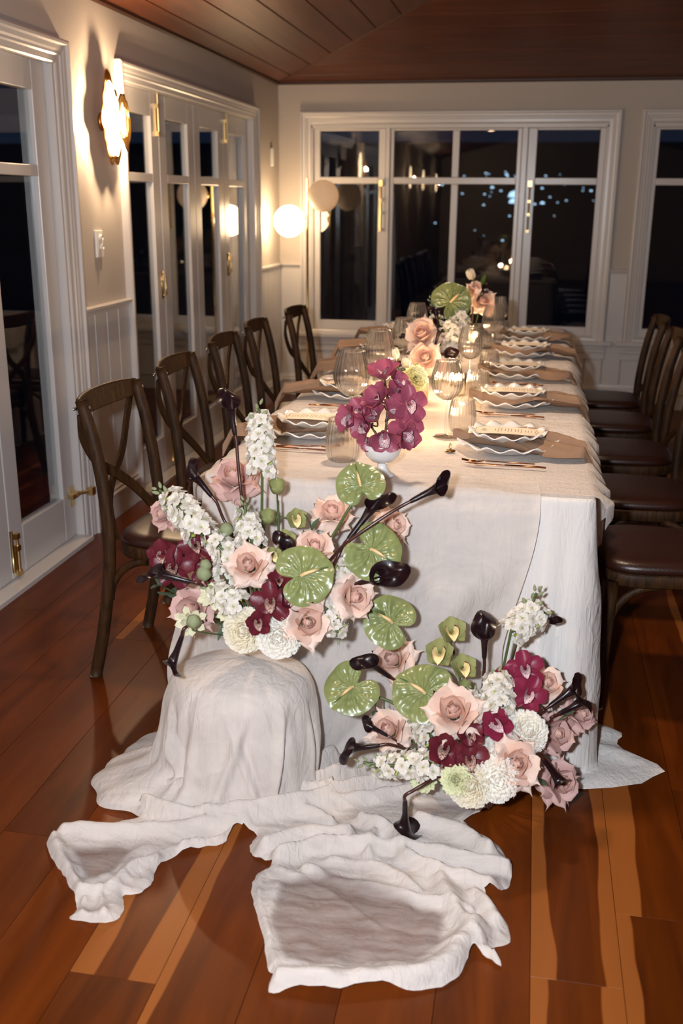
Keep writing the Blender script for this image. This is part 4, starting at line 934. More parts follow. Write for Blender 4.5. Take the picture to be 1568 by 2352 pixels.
# ================================================================== FLOWERS
# ---- petals, built about a flower axis (+Z) from a bent profile
def petal(L, W, r0, z0, th0, th1, phi0=0, p=1.0, roll=0.0, tip=.25, wrap=.02, n=7, m=8, pexp=.55, ruf=0, rufn=3, seed=0, ctr=0.0):
    b = MB(); rs = random.Random(seed); ph = rs.uniform(0, 6); rows = []; r, z = r0, z0; ds = L / m
    for j in range(m + 1):
        v = j / m; th = th0 + (th1 - th0) * v ** p
        if j: r += math.sin(th) * ds; z += math.cos(th) * ds
        w = W * (v ** pexp * .9 + .12) * (max(0, 1 - max(0, (v - .45) / .55) ** 2.6)) ** .5
        if tip > .8: w = W * (v ** pexp * .9 + .12) * (1 - max(0, (v - .42) / .58) ** 1.7) + .0006
        tp = max(0, (v - .7) / .3) ** 2 * tip * L * .25
        row = []
        for i in range(n):
            u = -1 + 2 * i / (n - 1)
            nr, nz = -math.cos(th), math.sin(th)          # towards the axis and up
            k = -roll * abs(u) ** 2.4 * w * max(0, (v - .25) / .75) + ctr * (1 - u * u) * w * -.3
            k += ruf * math.sin(u * rufn * 2 + ph + v * 3) * v * v * w
            rr = r + nr * k; zz = z + nz * k
            ex = tp * max(0, 1 - abs(u) * 1.6)
            rr += math.sin(th) * ex; zz += math.cos(th) * ex
            a = phi0 + u * w / (max(rr, 0) + wrap); rw = max(rr, 0) + wrap
            # keep the petal on an arc of radius rw about a centre shifted by wrap
            cx, cy = math.cos(phi0) * -wrap, math.sin(phi0) * -wrap
            row.append((cx + rw * math.cos(a), cy + rw * math.sin(a), zz))
        rows.append(row)
    b.grid(rows); return b
def rose_proto(seed, openness, mats):
    rs = random.Random(seed); out = []
    cb = MB(); cb.lathe([(.0, -.01), (.006, -.004), (.009, .010), (.0085, .024), (.006, .033), (.0025, .037), (0, .0365)], 14, rib=.12, ribn=3); out.append((cb, 0))
    for k in range(6):      # tight heart
        out.append((petal(.043, .026, .003 + .002 * k, -.002, .14 + .04 * k, -.16, k * 2.2 + rs.random(), 1, .05, .1, .004, 7, 6, .3), 0))
    for k in range(5):
        out.append((petal(.048, .036, .013 + .0012 * k, -.004, .38 + .05 * k, -.10 + .06 * k, k * 1.30 + rs.random() * .4, 1.4, .22, .2, .010, 9, 7, .33), 1))
    n = 4
    for k in range(n):
        out.append((petal(.052, .040, .018, -.006, .62, .55 + .30 * openness, 2 * PI * k / n + .3 + rs.random() * .4, 1.3, .5, .5, .016, 9, 8, .4, .05, 2, k), 1 if k % 2 else 2))
    n = 5
    for k in range(n):
        out.append((petal(.056 * rs.uniform(.94, 1.06), .036, .016, -.008, .85, 1.35 + .3 * openness + .2 * rs.random(), 2 * PI * k / n + rs.random() * .35, 1.3, 1.05, 1.0, .022, 9, 9, .42, .06, 2, k + 9), 2))
    n = 6
    for k in range(n):
        out.append((petal(.060 * rs.uniform(.92, 1.08), .034, .014, -.012, 1.1, 1.85 + .4 * openness + .25 * rs.random(), 2 * PI * k / n + .5 + rs.random() * .35, 1.2, 1.15, 1.15, .024, 9, 9, .42, .06, 2, k + 19), 2))
    return [(m_.mesh('petal', M[mats[i]]), mats[i]) for m_, i in out]
RP = {}
for v in range(3): RP[('blush', v)] = rose_proto(20 + v, .2 + .25 * v, ('rose_in', 'rose_mid', 'rose_out')); RP[('mauve', v)] = rose_proto(30 + v, .4 + .2 * v, ('rose_in', 'mauve', 'mauve'))
def orient(o, p, d, roll=0):
    o.location = p; o.rotation_mode = 'QUATERNION'; o.rotation_quaternion = Vector(d).to_track_quat('Z', 'Y') @ Quaternion((0, 0, 1), roll)
    return o.rotation_quaternion
def stem_part(o, p, d, s, path, rad=.0032, mat='stem', back=.012, name='stem'):
    # stem from the flower's base, leaving along -axis, to the world points of path; in the flower's local space
    q = o.rotation_quaternion.inverted(); pts = [Vector(p) - Vector(d) * back * s, Vector(p) - Vector(d) * (back * s + .03)] + [Vector(x) for x in path]
    pts = catmull(pts, 5); b = MB(); b.tube([(q @ (x - Vector(p))) / s for x in pts], rad / s, 7); return link(name, b.mesh(name, M[mat]), o)
A1 = Vector((-.615, 2.24, .40)); A2 = Vector((-.05, 2.27, .085))
def flower(kind, label, p, d, s, group, roll=0):
    o = thing(kind, label, 'flower', p, group); o.scale = (s, s, s); orient(o, p, d, roll); return o
def rose(px, py, Y, dia, ab, label, group, anchor, var=0, tone='blush', roll=None, stem=True):
    p = at(px, py, Y); d = facing(p, *ab); s = dia * (p - CP).length / FPX / .122; p = p - d * .02 * s
    o = flower('rose', label, p, d, s, group, roll if roll is not None else px * .1)
    for me, _ in RP[(tone, var)]: link('petal', me, o)
    if stem: stem_part(o, p, d, s, [p.lerp(anchor, .6), anchor])
    b = MB(); b.lathe([(.003, -.02), (.010, -.014), (.011, -.010), (.006, -.006), (0, -.005)], 12); link('hip', b.mesh('hip', M['stem']), o)
    return o
# ---- cymbidium
def tepal(L, W, phi, th0, th1, cup=.3, seed=0):
    W = W * 1.32
    b = MB(); rs = random.Random(seed); n, m = 7, 9; r, z = .004, 0; rows = []; ds = L / m
    for j in range(m + 1):
        v = j / m; th = th0 + (th1 - th0) * v
        if j: r += math.sin(th) * ds; z += math.cos(th) * ds
        w = W * max(0, 1 - abs(2 * (.06 + .94 * v) - 1.10) ** 2.2 / 1.0) ** .55 * (1 if v < 1 else .15) + .0008
        row = []
        for i in range(n):
            u = -1 + 2 * i / (n - 1); k = cup * w * u * u + .1 * w * math.sin(3 * u + seed)
            rr = r - math.cos(th) * k; zz = z + math.sin(th) * k
            row.append((rr * math.cos(phi) - u * w * math.sin(phi), rr * math.sin(phi) + u * w * math.cos(phi), zz))
        rows.append(row)
    b.grid(rows); return b
def lip_mesh(mat):
    b = MB(); n, m = 13, 10; rows = []; rim = []
    for j in range(m + 1):
        v = j / m; th = .25 + 1.9 * v ** 1.3; row = []
        cy = -.002 - .020 * v - .010 * max(0, v - .5); cz = .006 + .024 * math.sin(PI * .62 * v); w = .0075 + .0062 * math.sin(PI * min(1, v * 1.02) ** .8) - .005 * max(0, v - .8) * 4
        for i in range(n):
            u = -1 + 2 * i / (n - 1); up = .013 * u * u * (1 - .75 * v) ; fr = .0022 * math.sin(u * 9 + v * 6) * v
            row.append((u * w, cy + up + .004 * abs(u) * (1 - v), cz + up * .9 + fr)); rim.append(max(abs(u) ** 3 * .9, max(0, (v - .75) / .25) * .92))
        rows.append(row)
    b.grid(rows); me = b.mesh('lip', M[mat]); a = me.attributes.new('rim', 'FLOAT', 'POINT'); a.data.foreach_set('value', rim); return me
def column_mesh(mat):
    b = MB(); b.tube([(0, .001, 0), (0, .004, .010), (0, .002, .020), (0, -.002, .024)], [.004, .0042, .0048, .002], 10); return b.mesh('column', M[mat])
ORCH = {}
for nm, mat, lp in (('burgundy', 'burg', 'lip_dark'), ('magenta', 'magenta', 'lip_mag'), ('crimson', 'crimson', 'lip_mag'), ('green', 'green_orch', 'lip_green')):
    for op, (t0, t1) in (('open', (1.15, 1.62)), ('half', (.62, 1.0) if nm != 'green' else (.60, .80)), ('bud', (.75, .12))):
        tp = [tepal(.050, .0150, PI / 2 + a, t0 * f * (1 + .12 * math.sin(k * 2.3)), t1 * f * (1 + .16 * math.sin(k * 3.1 + 1)), .50 if op != 'bud' else .55, k) for k, (a, f) in enumerate(((0, .92), (1.22, 1.05), (-1.22, 1.05), (2.45, 1.08), (-2.45, 1.08)))]
        ORCH[(nm, op)] = ([x.mesh('petal', M[mat]) for x in tp], lip_mesh(lp) if op != 'bud' else None, column_mesh(mat))
def spray(label, blooms, group, anchor, kind='burgundy', stem_pts=None, rad=.0032):
    # one stem carrying several blooms: (px, py, Y, dia, (a, b), roll, open)
    P = [at(q[0], q[1], q[2]) for q in blooms]; o = thing('orchid_spray', label, 'flower', anchor, group)
    path = [Vector(anchor)] + [Vector(x) for x in (stem_pts or [])]
    if not stem_pts: path += [Vector(anchor).lerp(sum(P, Vector()) / len(P), .55), sum(P, Vector()) / len(P) - (CP - P[0]).normalized() * .03]
    cm = catmull(path, 8); b = MB(); b.tube([x - Vector(anchor) for x in cm], rad, 8); link('stem', b.mesh('stem', M['stemd'] if kind != 'green' else M['stem']), o)
    for (px, py, Y, dia, ab, roll, op), p in zip(blooms, P):
        d = facing(p, *ab); s = dia * (p - CP).length / FPX / .098; bl = link('bloom', None, o); bl.rotation_mode = 'QUATERNION'
        # keep the bloom's top sepal towards world up
        zq = d; yq = (CU - zq * CU.dot(zq)).normalized(); xq = yq.cross(zq); q = Matrix((xq, yq, zq)).transposed().to_quaternion() @ Quaternion((0, 0, 1), roll)
        bl.rotation_quaternion = q; bl.location = p - Vector(anchor) - d * .008; bl.scale = (s, s, s); tp, lp, cl_ = ORCH[(kind, op)]
        for me in tp: link('petal', me, bl)
        if lp: link('lip', lp, bl).scale = (1.25,) * 3 if kind == 'green' else (1, 1, 1); link('column', cl_, bl)
        near = min(cm, key=lambda x: (x - p).length); b = MB(); b.tube([x - Vector(anchor) for x in catmull([near, near.lerp(p, .5) - d * .02, p - d * .008], 4)], .0022, 6)
        link('flower_stalk', b.mesh('flower_stalk', M['stemd'] if kind != 'green' else M['stem']), o)
    return o
# ---- stock: a spike of ruffled florets
def floret_mesh(seed):
    rs = random.Random(seed); b = MB()
    for ring, (n, L, t0, t1) in enumerate(((4, .0165, 1.1, 1.75), (4, .013, .6, 1.25), (3, .009, .2, .8))):
        for k in range(n):
            pm = petal(L * rs.uniform(.9, 1.1), .0095 - .0018 * ring, .0012, -.001 + .0008 * ring, t0, t1, 2 * PI * (k + .5 * ring) / n + rs.uniform(-.2, .2), 1, .1, -.4, .006, 5, 4, .55, .28, 2.5, rs.randint(0, 99)); b.add(pm.v, pm.f)
    b.cur = 1; b.lathe([(.0025, -.010), (.0028, -.002), (.0012, .003), (0, .0035)], 6); return b.mesh('floret', [M['stock'], M['throat']])
FLO = [floret_mesh(i) for i in range(4)]
def bud_mesh():
    b = MB(); b.lathe([(0, -.007), (.003, -.005), (.0042, 0), (.003, .006), (.0008, .010), (0, .0105)], 8); return b.mesh('bud', M['bud'])
BUD = bud_mesh()
def leaf_mesh2(L=.07, W=.009, mat='leaf', bend=.5):
    b = MB(); rows = []; m = 8; x = z = 0
    for j in range(m + 1):
        v = j / m; th = .2 + bend * v
        if j: x += math.sin(th) * L / m; z += math.cos(th) * L / m
        w = W * math.sin(PI * (.08 + .92 * v)) ** .7 if v < 1 else .0004; rows.append([(x - .25 * w, -w, z), (x + .1 * w, 0, z - .1 * w), (x - .25 * w, w, z)])
    b.grid(rows); return b.mesh('leaf', M[mat])
LEAF = leaf_mesh2(); TLEAF = leaf_mesh2(.13, .016, 'leafd', .25)
def stock(path, label, group, n=26, size=1.0, tail=None, buds=5, bare=.0):
    # path: bottom to top of the flower head in (px, py, Y); tail: world points down to the vessel
    P = catmull([at(*q) for q in path], 10); o = thing('stock_flower', label, 'flower', P[0], group); rs = random.Random(int(path[0][0] * 7 + path[0][1]))
    tl = catmull(([Vector(x) for x in tail[::-1]] if tail else []) + P, 4); b = MB(); b.tube([x - P[0] for x in tl], .0034, 7); link('stem', b.mesh('stem', M['stem']), o)
    N = len(P) - 1
    for k in range(n + buds):
        f = (k + .5) / (n + buds); idx = min(N - 1, int(f * N)); p = P[idx].lerp(P[idx + 1], f * N - idx); t = (P[idx + 1] - P[idx]).normalized()
        a = k * 2.4; e1 = t.orthogonal().normalized(); e2 = t.cross(e1); d = e1 * math.cos(a) + e2 * math.sin(a); isb = k >= n; fb = (k - n) / max(1, buds)
        up = .35 + .5 * f if not isb else .8 + 1.2 * fb; dd = (d + t * up).normalized(); r = (.026 * (1 - .25 * f)) * size if not isb else (.012 * (1 - fb) + .004) * size
        c = link('bud' if isb else 'floret', BUD if isb else FLO[k % 4], o); c.rotation_mode = 'QUATERNION'; c.rotation_quaternion = dd.to_track_quat('Z', 'Y') @ Quaternion((0, 0, 1), rs.uniform(0, 6))
        s = size * (1.30 - .30 * f) * rs.uniform(.9, 1.15) if not isb else size * (1.1 - .3 * fb); c.scale = (s, s, s); c.location = p + d * r + t * (.006 if not isb else .02 * fb) - P[0]
    for k in range(3):
        p = tl[max(0, len(tl) - 4 * len(P) - k * 2)] if tail else P[0]; c = link('leaf', LEAF, o); c.scale = (.7,) * 3; c.location = p - P[0]; c.rotation_euler = (rs.uniform(-.9, .9), rs.uniform(-.9, .9), rs.uniform(0, 6))
    return o
# ---- chrysanthemum and carnation
def mum_mesh(mat, seed, N=430, R=.052):
    rs = random.Random(seed); b = MB()
    for k in range(N):
        f = (k + .5) / N; th = 1.95 * f ** .6 + rs.uniform(-.05, .05); a = k * 2.39996 + rs.uniform(-.12, .12); d = Vector((math.sin(th) * math.cos(a), math.sin(th) * math.sin(a), math.cos(th))); e = Vector((-math.sin(a), math.cos(a), 0)); up = d.cross(e) * -1
        L = R * rs.uniform(.60, .70) * (1 + .18 * max(0, f - .7) / .3); w = .0034 + .0014 * f; rows = []; base = d * R * .34 * Vector((1, 1, .86)).length / 1.66
        inc = Vector((math.cos(th) * math.cos(a), math.cos(th) * math.sin(a), -math.sin(th)))      # away from the pole
        curl = .30 * (1 - f) ** .7 - .10
        for j in range(5):
            v = j / 4; c = base + d * (L * v) + inc * (L * (.22 * math.sin(v * 2.6) * (1 - .4 * f) - curl * v * v * .55)); ww = w * (.5 + .8 * v) * (1 if j < 4 else .55)
            rows.append([c + e * ww + d * .0012 - inc * .0008, c + inc * .0015 * v, c - e * ww + d * .0012 - inc * .0008])
        b.grid(rows)
    b.lathe([(math.sin(q) * R * .62, -math.cos(q) * R * .56) for q in [PI * i / 10 for i in range(11)]], 16)
    return b.mesh('petals', M[mat])
MUM = [mum_mesh('mum', 1), mum_mesh('mumw', 2), mum_mesh('mumw', 5, 280)]
def carn_mesh(mat, seed, N=70, R=.036):
    rs = random.Random(seed); b = MB()
    for k in range(N):
        f = (k + .5) / N; th = 1.6 * f ** .55; a = k * 2.39996
        pm = petal(R * (.75 + .25 * f), R * .30, .002, 0, th * .8, th * 1.1, 0, 1, 0, -1.0, .01, 7, 5, .9, .5, 4, rs.randint(0, 999)); ca, sa = math.cos(a), math.sin(a); b.add([(x * ca - y * sa, x * sa + y * ca, z) for x, y, z in pm.v], pm.f)
    return b.mesh('petals', M[mat])
CARN = carn_mesh('carn', 3); LISI = carn_mesh('lisi', 8, 16, .036)
def pompon(kind, mesh_, px, py, Y, dia, ab, label, group, anchor, ref, cat='flower'):
    p = at(px, py, Y); d = facing(p, *ab); s = dia * (p - CP).length / FPX / ref; o = flower(kind, label, p - d * .02 * s, d, s, group, px * .3); c = link('petals', mesh_, o); c['kind'] = 'stuff'
    b = MB(); b.lathe([(.004, -.018), (.012, -.012), (.016, -.004), (.010, .004), (0, .006)], 12); link('calyx', b.mesh('calyx', M['stem']), o)
    stem_part(o, p - d * .02 * s, d, s, [anchor]); return o
# ---- anthurium
def spathe_mesh(seed):
    rs = random.Random(seed); b = MB(); na, nr = 150, 22; rows = []
    for i in range(na + 1):
        a = 2 * PI * i / na; c = math.cos(a)       # a = 0 towards the tip (+Y)
        R = .052 + .030 * abs(math.sin(a)) ** 1.2 + .026 * max(0, c) ** 1.6 + .012 * max(0, -c) * abs(math.sin(a)) - .030 * max(0, -c) ** 26 + .012 * max(0, c) ** 30
        R *= .98; row = []
        for j in range(nr + 1):
            f = j / nr; r = R * f; x, y = r * math.sin(a), r * c
            sg_ = 1 if math.sin(a) > 0 else -1; va = a * 4.5 - 1.5 * sg_ * f ** 1.3; env = math.sin(PI * min(1, .06 + f * .94)) ** .7; vein = (.0036 * math.cos(2 * va) - .0042 * math.exp(-(math.sin(va) / .30) ** 2) + .0012 * math.sin(f * 21 + a * 6 * sg_) * (1 - math.exp(-(math.sin(va) / .4) ** 2))) * env
            z = .012 * f * f * (.6 + .5 * math.cos(2 * a + seed)) + vein - .010 * f ** 6 + .006 * math.sin(a * 3 + seed) * f * f - .012 * math.exp(-(x / .012) ** 2) * f * .4
            row.append((x, y, z))
        rows.append(row)
    b.grid(rows); return b.mesh('spathe', M['anth'])
SPA = [spathe_mesh(i) for i in range(3)]
def spadix_mesh():
    b = MB(); b.tube(catmull([(0, 0, .000), (0, .012, .012), (0, .040, .017), (0, .072, .018)], 6), [.0030 + .0024 * math.sin(PI * min(1, .18 + .8 * i / 18)) - .0022 * (i / 18) for i in range(19)], 10); return b.mesh('spadix', M['spadix'])
SDX = spadix_mesh()
def anthurium(px, py, Y, dia, ab, tipdir, label, group, anchor, var=0, path=None):
    # tipdir: the way the spathe's point (and the spadix) lies, as seen from the front (right, up)
    p = at(px, py, Y); d = facing(p, *ab); s = dia * (p - CP).length / FPX / .158; o = flower('anthurium', label, p, d, s, group)
    y = CR * tipdir[0] + CU * tipdir[1]; y = (y - d * y.dot(d)).normalized(); o.rotation_quaternion = Matrix((y.cross(d), y, d)).transposed().to_quaternion()
    link('spathe', SPA[var], o); link('spadix', SDX, o); stem_part(o, p, d, s, (path or []) + [anchor], .0036, 'stem', .003); return o
# ---- calla lily
def calla_mesh(seed, flare=1.0):
    b = MB(); nt, na = 22, 30; rows = []
    for j in range(nt + 1):
        t = j / nt; row = []
        for i in range(na + 1):
            a = -PI * 1.06 + 2.12 * PI * i / na; fr = .5 + .5 * math.cos(a)     # a = 0: the long pointed side
            L = .113 + .022 * fr ** 2 - .024 * (1 - fr) ** 2 + .024 * fr ** 16
            z = t * L; r = .0046 + .0042 * t ** .6 + (.0095 * flare + .007 * flare * fr ** 3) * max(0, (t - .40) / .60) ** 2.0
            back = .019 * flare * max(0, (t - .82) / .18) ** 2 * (.7 + .6 * fr ** 3 + .25 * math.sin(a * 2 + seed))
            z -= back * .55; r += back * .7; r += .0006 * i / na; r += .0055 * math.sin(a * 3 + seed) * max(0, t - .55)
            row.append((r * math.cos(a), r * math.sin(a), z))
        rows.append(row)
    b.grid(rows); return b.mesh('spathe', M['calla'])
CAL = [calla_mesh(1, .9), calla_mesh(2, .75), calla_mesh(3, 1.05)]
def csx():
    b = MB(); b.tube([(0, 0, .02), (0, 0, .05), (0, 0, .085)], [.003, .0035, .002], 8); return b.mesh('spadix', M['calla_stem'])
CSX = csx()
def calla(base, tip, label, group, stem, var=0, roll=0, s=None, dark=True):
    p, q = at(*base), at(*tip); d = (q - p).normalized(); s = (q - p).length / .128; o = flower('calla_lily', label, p, d, s, group); yq = (CP - p) - d * (CP - p).dot(d); yq.normalize()
    # roll 0 turns the open throat towards the camera
    xq = -yq; o.rotation_quaternion = Matrix((xq, d.cross(xq), d)).transposed().to_quaternion() @ Quaternion((0, 0, 1), roll)
    w_ = min(1.35, max(.85, 1 / s)) * s; o.scale = (w_, w_, s); link('spathe', CAL[var], o); link('spadix', CSX, o)
    qi = o.rotation_quaternion.inverted(); pts = catmull([p + d * .004, p - d * .02] + [at(*x) if not isinstance(x, Vector) else x for x in stem], 6); b = MB()
    b.tube([Vector(((qi @ (x - p)).x / w_, (qi @ (x - p)).y / w_, (qi @ (x - p)).z / s)) for x in pts], .0042, 8); link('stem', b.mesh('stem', M['calla_stem']), o); return o
def tulip(px, py, Y, dia, ab, label, group, anchor, leaf=True):
    p = at(px, py, Y); d = facing(p, *ab); s = dia * (p - CP).length / FPX / .044; o = flower('tulip', label, p, d, s, group)
    for k in range(6): link('petal', petal(.052, .021, .003, -.024, 1.15, -.55 - .05 * (k % 2), k * PI / 3, .7, 0, .3, .012, 7, 8, .4).mesh('petal', M['tulip']), o)
    stem_part(o, p, d, s, [anchor], .003, 'stem', .022)
    if leaf: c = link('leaf', TLEAF, o); c.scale = (1 / s,) * 3; c.location = (.0, 0, -.16 / s); c.rotation_euler = (.1, .25, 1.0)
    return o

# ================================================================== LEFT ARRANGEMENT, on the plinth
G = 'blush roses in the left arrangement'
def vessel(name, label, p, prof, mat='porc'):
    o = thing(name, label, 'bowl', p); b = MB(); b.lathe(prof, 48); link('body', b.mesh('body', M[mat]), o); return o
BOWL = [(0, .0), (.05, 0), (.07, .006), (.10, .03), (.118, .055), (.115, .056), (.097, .034), (.066, .012), (0, .009)]
rose(570, 1295, 2.06, 106, (-.2, .35), 'large blush rose facing the viewer, left of the biggest central anthurium', G, A1, 0)
rose(436, 1398, 2.05, 106, (-.45, .0), 'pale pink rose lowest on the left, beside white green lisianthus', G, A1, 1, 'mauve')
rose(706, 1430, 2.02, 116, (.12, -.05), 'large blush rose at the front between chrysanthemums and white stock', G, A1, 0, roll=2.2)
rose(816, 1370, 2.10, 108, (.55, .05), 'creamy blush rose turned right beneath the black calla mouth', G, A1, 2)
rose(722, 1255, 2.15, 100, (.1, .75), 'blush rose with high bud above the central anthurium', G, A1, 1)
rose(762, 1172, 2.30, 96, (.05, .9), 'blush rose facing up behind the stems of two anthuriums', G, A1, 2)
rose(905, 1206, 2.33, 92, (.8, .25), 'blush rose behind the long slanting calla against the cloth', G, A1, 1)
rose(536, 1092, 2.36, 112, (-.25, .85), 'wide open dusky rose behind the tall upright calla stem', G, A1, 2, 'mauve')
rose(370, 1180, 2.28, 72, (-.9, .1), 'small dusky rose peeping out behind the leaning stock spike', G, A1, 0, 'mauve')
G = 'burgundy orchid sprays in the left arrangement'
spray('burgundy orchid spray with pale lips low at the centre of the left arrangement', [(622, 1384, 2.02, 92, (-.1, -.05), .1, 'open'), (662, 1372, 2.04, 86, (.6, .1), -.3, 'half'), (594, 1430, 2.0, 72, (-.1, -.1), .2, 'half'), (640, 1338, 2.06, 70, (.1, .7), .0, 'half')], G, A1)
spray('burgundy orchid spray at the far left edge by the chair', [(377, 1276, 2.10, 86, (-.35, .2), .2, 'half'), (398, 1306, 2.08, 92, (-.15, .0), -.1, 'open'), (450, 1256, 2.12, 82, (-.1, .25), .4, 'open'), (475, 1312, 2.12, 74, (.0, .1), 1.0, 'open')], G, A1)
G = 'green orchid sprays in the left arrangement'
spray('pale green orchid spray of closed and half open blooms behind the central anthurium', [(636, 1128, 2.24, 78, (.0, .95), 0, 'bud'), (616, 1196, 2.20, 74, (-.1, .9), 0, 'bud'), (678, 1192, 2.22, 66, (.15, .1), .1, 'half'), (652, 1244, 2.18, 70, (.1, .25), .0, 'half'), (628, 1276, 2.14, 54, (.0, .1), .3, 'half')], G, A1, 'green', [at(640, 1330, 2.2), at(640, 1240, 2.24), at(638, 1150, 2.25)])
G = 'green anthuriums in the left arrangement'
anthurium(692, 1322, 2.05, 138, (.05, .25), (.8, .25), 'biggest glossy green anthurium at the centre of the left arrangement', G, A1, 0)
anthurium(852, 1262, 2.12, 136, (.2, .3), (.75, -.6), 'green anthurium with drooping yellow green spadix above the creamy right rose', G, A1, 1, [at(800, 1330, 2.16)])
anthurium(828, 1116, 2.20, 112, (-.1, .45), (-.25, 1.0), 'highest green anthurium, its spadix pointing up over the table edge', G, A1, 2, [at(800, 1170, 2.2), at(745, 1260, 2.2)])
anthurium(900, 1430, 2.16, 122, (.15, .2), (-.9, .5), 'lowest green anthurium right of the left arrangement, against the cloth', G, A1, 0, [at(840, 1400, 2.16)])
G = 'black calla lilies in the left arrangement'
calla((540, 1000, 2.24), (524, 902, 2.25), 'tallest upright black calla lily with flared mouth, left of the tall stock', G, [(548, 1080, 2.23), (560, 1180, 2.22), A1], 2, .3)
calla((486, 1140, 2.20), (432, 1072, 2.20), 'slanting black calla lily in front of the tablecloth corner', G, [(512, 1190, 2.2), (540, 1250, 2.2), A1], 1, -.5)
calla((438, 1336, 2.02), (332, 1310, 2.0), 'black calla lily pointing left below the edge orchids', G, [(470, 1350, 2.06), (540, 1380, 2.12), A1], 1, .8)
calla((418, 1460, 1.99), (388, 1548, 1.98), 'black calla lily hanging down at the left beside the plinth drape', G, [(452, 1434, 2.02), (500, 1424, 2.08), A1], 1, .6)
calla((800, 1238, 2.16), (882, 1134, 2.20), 'thick black calla lily leaning right beside the highest anthurium', G, [(770, 1290, 2.14), (740, 1340, 2.16), A1], 0, -.5)
calla((942, 1152, 2.16), (1030, 1106, 2.18), 'longest black calla lily reaching right across the table corner', G, [(880, 1188, 2.14), (800, 1244, 2.12), (755, 1290, 2.14), A1], 1, .5)
calla((822, 1340, 2.12), (900, 1316, 2.06), 'black calla lily with wide dark mouth under the drooping anthurium', G, [(780, 1370, 2.16), A1], 2, .0)
calla((672, 1300, 2.12), (652, 1238, 2.10), 'small black calla lily between the big rose and the green orchids', G, [(678, 1340, 2.14), A1], 0, .4)
G = 'white stock in the left arrangement'
stock([(602, 1096, 2.22), (598, 1010, 2.22), (594, 938, 2.22)], 'tallest white stock spike, upright in front of the table', G, 30, 1.05, [A1, at(606, 1200, 2.22)])
stock([(462, 1228, 2.10), (420, 1172, 2.10), (366, 1126, 2.12)], 'white stock spike leaning left over the chair seat', G, 26, 1.15, [A1, at(520, 1300, 2.12)], 6)
stock([(580, 1252, 2.14), (566, 1204, 2.15), (562, 1160, 2.16)], 'short upright white stock with green tip beneath the slanting calla', G, 20, 1.0, [A1], 8)
stock([(545, 1290, 2.10), (508, 1258, 2.10), (478, 1222, 2.10)], 'white stock tucked between the leaning spike and the front rose', G, 18, 1.0, [A1], 4)
stock([(552, 1392, 2.06), (515, 1372, 2.05), (482, 1352, 2.05)], 'white stock low on the left, above the chrysanthemums', G, 18, 1.0, [A1], 4)
stock([(740, 1400, 2.10), (766, 1428, 2.08), (776, 1462, 2.07)], 'white stock hanging at the lower right beside the front rose', G, 16, .95, [A1], 3)
stock([(770, 1350, 2.14), (788, 1312, 2.16), (800, 1285, 2.18)], 'pale shaded stock half hidden between two anthuriums', G, 14, .95, [A1], 6)
stock([(520, 1330, 2.12), (520, 1300, 2.12), (530, 1270, 2.13)], 'white stock directly left of the large front rose', G, 14, 1.0, [A1], 2)
G = 'cream chrysanthemums in the left arrangement'
pompon('chrysanthemum', MUM[0], 560, 1450, 2.03, 102, (-.15, -.1), 'cream chrysanthemum left of the hanging burgundy orchids', G, A1, .104)
pompon('chrysanthemum', MUM[1], 641, 1464, 2.01, 104, (.0, -.15), 'cream chrysanthemum lowest at the centre of the left arrangement', G, A1, .104)
pompon('chrysanthemum', MUM[2], 734, 1400, 2.10, 92, (.3, .2), 'cream chrysanthemum mostly hidden behind the front rose', G, A1, .104)
G = 'lisianthus in the left arrangement'
pompon('lisianthus', LISI, 434, 1432, 2.00, 78, (-.2, -.3), 'green white lisianthus hanging below the pale pink rose', G, A1, .07)
pompon('lisianthus', LISI, 486, 1366, 2.03, 72, (-.1, .2), 'cream lisianthus beside low white stock above the pale pink rose', G, A1, .07)
pompon('lisianthus', LISI, 520, 1408, 2.04, 50, (-.1, .0), 'small cream lisianthus above the left chrysanthemum', G, A1, .07)
for px, py, Y, r, lb in ((472, 1298, 2.06, .0135, 'round pale green lisianthus bud above its twin beside the orchids'), (468, 1318, 2.055, .0175, 'larger pale green lisianthus bud under the smaller one'), (444, 1428, 1.965, .016, 'pale green lisianthus bud in front of the hanging lisianthus'), (520, 1216, 2.12, .016, 'pale green bud at the foot of the slanting calla')):
    p = at(px, py, Y); o = flower('flower_bud', lb, p, facing(p, -.3, .6), 1, 'green buds in the left arrangement'); b = MB(); b.lathe([(0, -r), (r * .7, -r * .75), (r, -.1 * r), (r * .8, r * .7), (r * .3, r * 1.1), (0, r * 1.0)], 16, rib=.06, ribn=5); link('bud', b.mesh('bud', M['bud']), o); stem_part(o, p, facing(p, -.3, .6), 1, [A1], .002, 'stem', r)
G = 'leafy sprigs in the left arrangement'
def sprig(px, py, Y, ab, label, group, anchor, n=9, s=1.0):
    p = at(px, py, Y); o = thing('leaf_sprig', label, 'leaves', p, group); d = facing(p, *ab); rs = random.Random(int(px)); pts = catmull([p, p.lerp(Vector(anchor), .5), Vector(anchor)], 5); b = MB(); b.tube([x - p for x in pts], .002, 6); link('stem', b.mesh('stem', M['stem']), o)
    for k in range(n):
        c = link('leaf', LEAF, o); c.location = pts[min(len(pts) - 1, k // 2)] - p; c.rotation_mode = 'QUATERNION'; dd = (d + Vector((rs.uniform(-1, 1), rs.uniform(-1, 1), rs.uniform(-1, 1))) * .8).normalized(); c.rotation_quaternion = dd.to_track_quat('Z', 'Y') @ Quaternion((0, 0, 1), rs.uniform(0, 6)); c.scale = (s * rs.uniform(.6, 1),) * 3
sprig(372, 1346, 2.06, (-.9, .3), 'grey green leaf sprig under the left pointing calla', G, A1, 9, .9)
